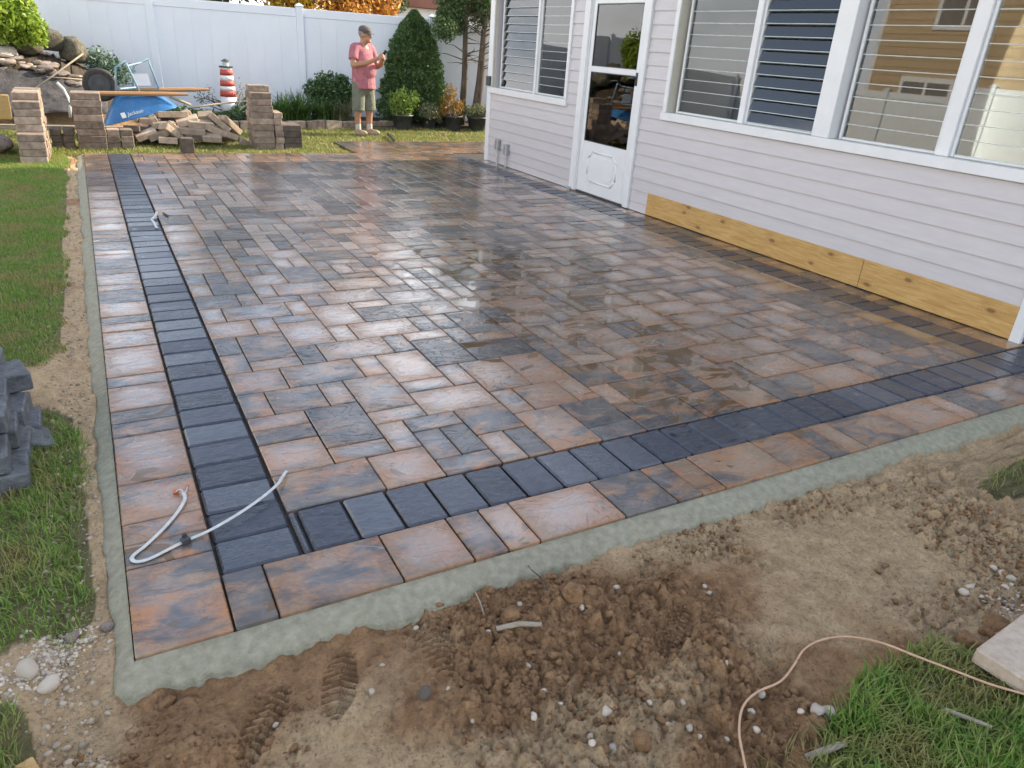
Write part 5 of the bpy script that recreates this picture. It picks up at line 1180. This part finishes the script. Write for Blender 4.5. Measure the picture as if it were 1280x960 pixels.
# ================================================================== THINGS ON THE PATIO AND IN THE DIRT
def smooth_path(pts, n=8):
    P = [np.array(p) for p in pts]; out = []
    for i in range(len(P)-1):
        p0, p1, p2, p3 = P[max(i-1, 0)], P[i], P[i+1], P[min(i+2, len(P)-1)]
        for k in range(n):
            t = k/n; out.append(0.5*((2*p1)+(-p0+p2)*t+(2*p0-5*p1+4*p2-p3)*t*t+(-p0+3*p1-3*p2+p3)*t**3))
    return out+[P[-1]]
def cable1():
    pts = [(229, 616, .012), (231, 624, .008), (222, 640, .006), (205, 660, .006), (182, 682, .006), (168, 693, .006), (165, 699, .006), (172, 702, .006), (190, 697, .006), (230, 677, .007), (262, 663, .012), (300, 641, .025), (330, 620, .03), (347, 605, .025), (353, 596, .018), (358, 589, .01)]
    root = empty('cable', tuple(G(200, 690, 0))); tag(root, 'looped grey flat cable with copper ends lying across the border band', 'cable')
    mb = MB(); mb.tube(smooth_path([G(a, b, z) for a, b, z in pts]), 0.0068, 8, sy=0.5); part_of(root, mb, 'cord', M['cable'], True)
    q = G(232, 676, 0.01); mb = MB(); Mx = Matrix.Translation(tuple(q)) @ Matrix.Rotation(0.35, 4, 'Z'); mb.cbox((-0.014, -0.011, -0.008), (0.014, 0.011, 0.012), 0.002, M=Mx); mb.cbox((-0.004, 0.006, 0.008), (0.010, 0.016, 0.024), 0.002, M=Mx); part_of(root, mb, 'clip', M['dark_metal'])
    for (a, b, r) in ((220, 614, 0.010), (234, 608, 0.006)):
        q = G(a, b, 0.008); mb = MB(); mb.tube([q-np.array([r, 0, 0]), q, q+np.array([r, 0.004, 0])], [r*0.8, r, r*0.6], 7); part_of(root, mb, 'wire_nut', M['copper'])
    mb = MB(); mb.tube(smooth_path([G(220, 614, 0.012), G(226, 612, 0.016), G(229, 616, 0.012)], 5), 0.002, 6); mb.tube(smooth_path([G(229, 616, 0.012), G(233, 614, 0.014), G(234, 608, 0.01)], 5), 0.002, 6); part_of(root, mb, 'wire', M['cable'], True)
cable1()
mb = MB(); mb.tube(smooth_path([G(a, b, z) for a, b, z in ((196, 265, .02), (194, 270, .01), (190, 274, .006), (193, 279, .006), (196, 285, .008))], 6), 0.012, 7, sy=0.5); mb.tube([G(189, 274, .01), G(196, 272, .012)], 0.008, 6); thing_mb('cable', mb, M['cable'], 'short crumpled grey cable end on the charcoal band towards the brick stacks', 'cable', None, True)
mb = MB(); mb.tube([G(204, 266, .006), G(210, 270, .006)], 0.008, 6); thing_mb('twig', mb, M['bark'], 'tiny dark twig beside the crumpled cable end', 'twig')
pts = [(938, 990), (930, 950), (924, 915), (928, 885), (945, 866), (975, 852), (992, 832), (1006, 811), (1030, 799), (1060, 796), (1100, 803), (1150, 822), (1200, 841), (1240, 856), (1290, 870), (1330, 880)]
pp = []
for a, b in pts:
    q = G(a, b, -0.03); q = G(a, b, max(gh(q[0], q[1]), -0.05)+0.008+(0.03 if a > 1090 else 0)); pp.append(q)
thing_mb('cable', MB().tube(smooth_path(pp), 0.0035, 8), M['tan_cable'], 'thin tan cable curving over the dirt into the grass', 'cable', None, True)
# buff slab at the right
c0, c1, c2 = G(1220, 810, 0.03), G(1282, 764, 0.03), G(1282, 852, 0.03)
e1 = (c1-c0)/np.linalg.norm(c1-c0); e2 = np.array([e1[1], -e1[0], 0]); Mx = Matrix(((e1[0], -e2[0]*-1, 0, c0[0]), (e1[1], e2[1], 0, c0[1]), (0, 0, 1, 0.03), (0, 0, 0, 1)))
mb = MB(); mb.cbox((0, 0, -0.055), (0.40, 0.40, 0.0), 0.006, M=Mx); thing_mb('slab', mb, M['slab'], 'buff concrete slab lying at the edge of the grass', 'slab')
def ground_stick(name, a, b, r, mat, label, cat, lift=0.6, flat=1.0):
    p_, q_ = G(*a, -0.04), G(*b, -0.04); p_[2] = gh(p_[0], p_[1])+r*lift; q_[2] = gh(q_[0], q_[1])+r*lift; m_ = (p_+q_)/2
    m_[2] = max(m_[2], gh(m_[0], m_[1])+r*lift); return thing_mb(name, MB().tube([p_, m_, q_], [r, r*1.05, r*0.9], 8, sy=flat), mat, label, cat)
ground_stick('stick', (620, 792), (676, 786), 0.008, M['grey_wood'], 'short grey stick lying on the clods below the concrete edge', 'stick')
ground_stick('wood_chip', (1008, 942), (1056, 931), 0.010, M['grey_wood'], 'pale splinter of wood lying between the dirt and the grass', 'wood', 0.5, 0.5)
ground_stick('stick', (1178, 893), (1236, 916), 0.006, M['grey_wood'], 'thin dry stick lying in the long green grass', 'stick', 5)
q = G(32, 950, -0.02); Mx = Matrix.Translation((q[0], q[1], gh(q[0], q[1])+0.015)) @ Matrix.Rotation(0.35, 4, 'Z'); mb = MB(); mb.cbox((-0.02, -0.06, -0.012), (0.02, 0.04, 0.014), 0.003, M=Mx); thing_mb('wood_offcut', mb, M['board'], 'small wooden offcut at the edge of the corner grass', 'wood')
for (pl, lab) in (([(655, 700), (664, 712), (676, 722), (684, 735)], 'dark dry twig sticking out of the dirt against the concrete'), ([(594, 740), (600, 752), (606, 766)], 'thin pale straw lying in the dirt below the concrete'), ([(300, 800), (312, 815), (322, 830)], 'reddish twig standing in the dirt by the concrete corner')):
    P_ = []
    for i, (a, b) in enumerate(pl):
        g0 = G(a, b, -0.04); P_.append(G(a, b, gh(g0[0], g0[1])+0.012+0.012*(len(pl)-1-i)))
    P_[-1][2] -= 0.015
    thing_mb('twig', MB().tube(P_, [0.0018+0.0004*i for i in range(len(P_))], 6), M['bark'] if 'dark' in lab else M['grey_wood'], lab, 'twig')
a, b = G(485, 170, 0), G(492, 178, 0); mb = MB(); mb.tube([a+np.array([0, 0, .03]), b+np.array([0, 0, .03])], 0.03, 4); thing_mb('edging_strip', mb, M['dark_metal'], 'short black strip of edging lying on the lawn near the man', 'edging')

# ================================================================== MAN
def blob(name, prims, voxel, mat, smooth_it=3):
    bm = bmesh.new()
    for pr in prims:
        if pr[0] == 'e':                                # ellipsoid: centre, radii, rotation
            _, c, r, *rt = pr; Mx = Matrix.Translation(c) @ (Euler(rt[0]).to_matrix().to_4x4() if rt else Matrix()) @ Matrix.Diagonal((*r, 1)); bmesh.ops.create_uvsphere(bm, u_segments=20, v_segments=12, radius=1.0, matrix=Mx)
        else:                                           # tapered limb through points with radii
            pts, rr = pr[1], pr[2]
            for i in range(len(pts)-1):
                a, b = Vector(pts[i]), Vector(pts[i+1]); L = (b-a).length; q = (b-a).to_track_quat('Z', 'Y').to_matrix().to_4x4()
                bmesh.ops.create_cone(bm, cap_ends=True, segments=16, radius1=rr[i], radius2=rr[i+1], depth=L, matrix=Matrix.Translation((a+b)/2) @ q)
            if len(pr) < 4:
                for p_, r_ in zip(pts, rr): bmesh.ops.create_uvsphere(bm, u_segments=16, v_segments=10, radius=r_, matrix=Matrix.Translation(p_))
            else:
                for p_, r_ in list(zip(pts, rr))[:-1]: bmesh.ops.create_uvsphere(bm, u_segments=16, v_segments=10, radius=r_, matrix=Matrix.Translation(p_))
    me = bpy.data.meshes.new(name); bm.to_mesh(me); bm.free()
    o = bpy.data.objects.new(name, me); col.objects.link(o)
    m1 = o.modifiers.new('r', 'REMESH'); m1.mode = 'VOXEL'; m1.voxel_size = voxel; m1.use_smooth_shade = True
    m2 = o.modifiers.new('s', 'SMOOTH'); m2.factor = 0.5; m2.iterations = smooth_it
    dg = bpy.context.evaluated_depsgraph_get(); me2 = bpy.data.meshes.new_from_object(o.evaluated_get(dg)); bpy.data.objects.remove(o); bpy.data.meshes.remove(me)
    me2.name = name; me2.materials.clear(); me2.materials.append(mat); return me2
def man():
    q = G(455, 167, 0.0); root = empty('person', (q[0], q[1], -0.015), math.atan2(0.42, 0.90)); tag(root, 'man in grey cap, pink shirt and olive shorts standing on the lawn using a phone', 'person')
    V3 = lambda *a: Vector(a)
    hd = V3(0.015, -0.045, 1.60); hz = 0.55                # head looks down towards the phone (his left)
    fw = Vector((math.sin(hz), -math.cos(hz), 0))
    side = Vector((math.cos(hz), math.sin(hz), 0))
    Rhand, Lhand = V3(0.055, -0.335, 1.265), V3(0.135, -0.33, 1.235)
    body = [('e', tuple(hd+V3(0, 0, 0.015)), (0.078, 0.096, 0.112), (0, 0, hz)), ('e', tuple(hd+fw*0.03-V3(0, 0, 0.055)), (0.062, 0.072, 0.07), (0, 0, hz)),
            ('t', [tuple(hd+fw*0.092+V3(0, 0, 0.012)), tuple(hd+fw*0.112-V3(0, 0, 0.028))], [0.010, 0.017]),
            ('e', tuple(hd+fw*0.088-V3(0, 0, 0.068)), (0.026, 0.014, 0.010), (0, 0, hz)), ('e', tuple(hd+fw*0.082-V3(0, 0, 0.10)), (0.03, 0.025, 0.022), (0, 0, hz)),
            ('e', tuple(hd+side*0.08-fw*0.005), (0.012, 0.022, 0.034), (0, 0, hz)), ('e', tuple(hd-side*0.08-fw*0.005), (0.012, 0.022, 0.034), (0, 0, hz)),
            ('t', [(0, 0.0, 1.40), tuple(hd-V3(0, 0, 0.06))], [0.068, 0.062]),
            ('t', [(0, 0.01, 0.92), (0, 0.005, 1.15), (0, 0, 1.36)], [0.13, 0.14, 0.12]),
            ('t', [(-0.19, 0.0, 1.385), (-0.262, -0.05, 1.13)], [0.058, 0.046]), ('t', [(-0.262, -0.05, 1.13), (-0.11, -0.24, 1.185), tuple(Rhand)], [0.046, 0.040, 0.030]),
            ('t', [(0.19, 0.0, 1.385), (0.285, -0.055, 1.12)], [0.058, 0.046]), ('t', [(0.285, -0.055, 1.12), (0.21, -0.23, 1.16), tuple(Lhand)], [0.046, 0.040, 0.030])]
    # palms and fingers closed round the phone
    for (h, sx) in ((Rhand, -1), (Lhand, 1)):
        body.append(('e', tuple(h+V3(0.01*sx*-1, -0.03, 0.02)), (0.036, 0.026, 0.042)))
        for k in range(4):
            b = h+V3(0.022*sx*0.4, -0.045, -0.012+0.022*k); m_ = b+V3(-0.02*sx, -0.034+0.003*k, 0.012); t = m_+V3(-0.030*sx, -0.002, 0.012)
            body.append(('t', [tuple(b), tuple(m_), tuple(t)], [0.0105, 0.0095, 0.008]))
        b = h+V3(-0.012*sx, -0.01, 0.045); body.append(('t', [tuple(b), tuple(b+V3(-0.012*sx, -0.025, 0.026)), tuple(b+V3(-0.012*sx, -0.048, 0.036))], [0.012, 0.0105, 0.009]))
    for s, f in ((-1, 0.0), (1, -0.03)):
        body += [('t', [(0.10*s, 0.0, 0.88), (0.115*s, f*0.6-0.01, 0.50), (0.12*s, f+0.02, 0.30), (0.12*s, f+0.015, 0.09)], [0.098, 0.066, 0.060, 0.042]), ('t', [(0.12*s, f+0.015, 0.07), (0.135*s, f-0.12, 0.045)], [0.045, 0.035])]
    link('body', blob('body', body, 0.0085, M['skin']), None, root)
    shirt = [('e', (0, -0.015, 1.17), (0.195, 0.165, 0.27)), ('e', (0.0, -0.075, 1.06), (0.185, 0.175, 0.19)), ('t', [(0, 0.005, 0.90), (0, -0.02, 1.06)], [0.185, 0.2]), ('t', [(0, -0.02, 0.95), (0, -0.02, 0.76)], [0.19, 0.205], 1),
             ('t', [(-0.16, 0.0, 1.40), (0.16, 0.0, 1.40)], [0.082, 0.082]), ('e', (0, 0.0, 1.34), (0.205, 0.125, 0.12)),
             ('t', [(-0.18, 0.0, 1.39), (-0.215, -0.015, 1.29), (-0.238, -0.032, 1.215)], [0.082, 0.083, 0.082], 1), ('t', [(0.18, 0.0, 1.39), (0.22, -0.02, 1.29), (0.25, -0.035, 1.21)], [0.082, 0.083, 0.082], 1)]
    link('shirt', blob('shirt', shirt, 0.011, M['shirt'], 5), None, root)
    shorts = [('e', (0, 0.0, 0.86), (0.185, 0.15, 0.14)), ('t', [(0, 0, 0.90), (0, 0, 0.80)], [0.165, 0.17])]
    for s, f in ((-1, 0.0), (1, -0.03)): shorts.append(('t', [(0.098*s, 0.0, 0.80), (0.112*s, f*0.5, 0.60), (0.122*s, f*0.8, 0.40)], [0.118, 0.112, 0.110], 1))
    link('shorts', blob('shorts', shorts, 0.011, M['shorts'], 4), None, root)
    tilt = (0.12, 0, hz); bmx = Matrix.Translation(hd+V3(0, 0, 0.052)) @ Euler(tilt).to_matrix().to_4x4()
    cap = MB(); cap.lathe([(0.094, 0.0), (0.095, 0.03), (0.082, 0.068), (0.05, 0.09), (0.012, 0.098)], 24, M=bmx, sy=1.12)
    cap.v = cap.v; n = 13; P_ = []; F_ = []
    for lay in (0, 1):
        for i in range(n):
            a = math.pi*(i/(n-1)); x = 0.088*math.cos(a)
            for (yy, dz) in ((-0.5*0.105*math.sin(a)-0.02, 0.004), (-0.105*math.sin(a)*0.95-0.075*math.sin(a), -0.012)): P_.append(bmx @ Vector((x, yy, dz+0.006*(1-lay)-0.012*(x/0.088)**2)))
    for lay in (0, 1):
        for i in range(n-1):
            o_ = lay*2*n+2*i; F_.append((o_, o_+1, o_+3, o_+2) if lay else (o_, o_+2, o_+3, o_+1))
    for i in range(n-1): F_.append((2*i+1, 2*i+3, 2*n+2*i+3, 2*n+2*i+1))
    cap.add(P_, F_); cap.build('cap', M['cap'], root, True)
    hair = blob('hair', [('e', tuple(hd+V3(0, 0, 0.03)-fw*0.018), (0.083, 0.09, 0.075), (0, 0, hz))], 0.008, M['hair']); link('hair', hair, None, root)
    for s, f in ((-1, 0.0), (1, -0.03)):
        link('sock', blob('sock', [('t', [(0.12*s, f+0.015, 0.17), (0.12*s, f+0.015, 0.08)], [0.05, 0.05], 1)], 0.008, M['sock']), None, root)
        link('shoe', blob('shoe', [('e', (0.135*s, f-0.135, 0.045), (0.052, 0.085, 0.045)), ('e', (0.122*s, f+0.02, 0.05), (0.047, 0.075, 0.055)), ('t', [(0.122*s, f+0.02, 0.03), (0.136*s, f-0.14, 0.03)], [0.045, 0.047])], 0.009, M['shoe']), None, root)
        e = MB()
        c = hd+fw*0.086+side*0.032*s+V3(0, 0, 0.012); e.lathe([(0.002, -0.008), (0.010, -0.004), (0.011, 0.0), (0.009, 0.004), (0.002, 0.007)], 10, tuple(c)); e.build('eye', M['dark_metal'], root, True)
    ph = MB(); Mx = Matrix.Translation((0.105, -0.40, 1.325)) @ Euler((0.5, 0.25, 0.3)).to_matrix().to_4x4(); ph.cbox((-0.038, -0.005, -0.078), (0.038, 0.005, 0.078), 0.003, M=Mx)
    W = Matrix.Translation(root.location) @ root.rotation_euler.to_matrix().to_4x4(); me = ph.mesh('phone'); me.transform(W); tag(link('phone', me, M['phone']), 'black smartphone held up in the hands of the man', 'phone')
man()
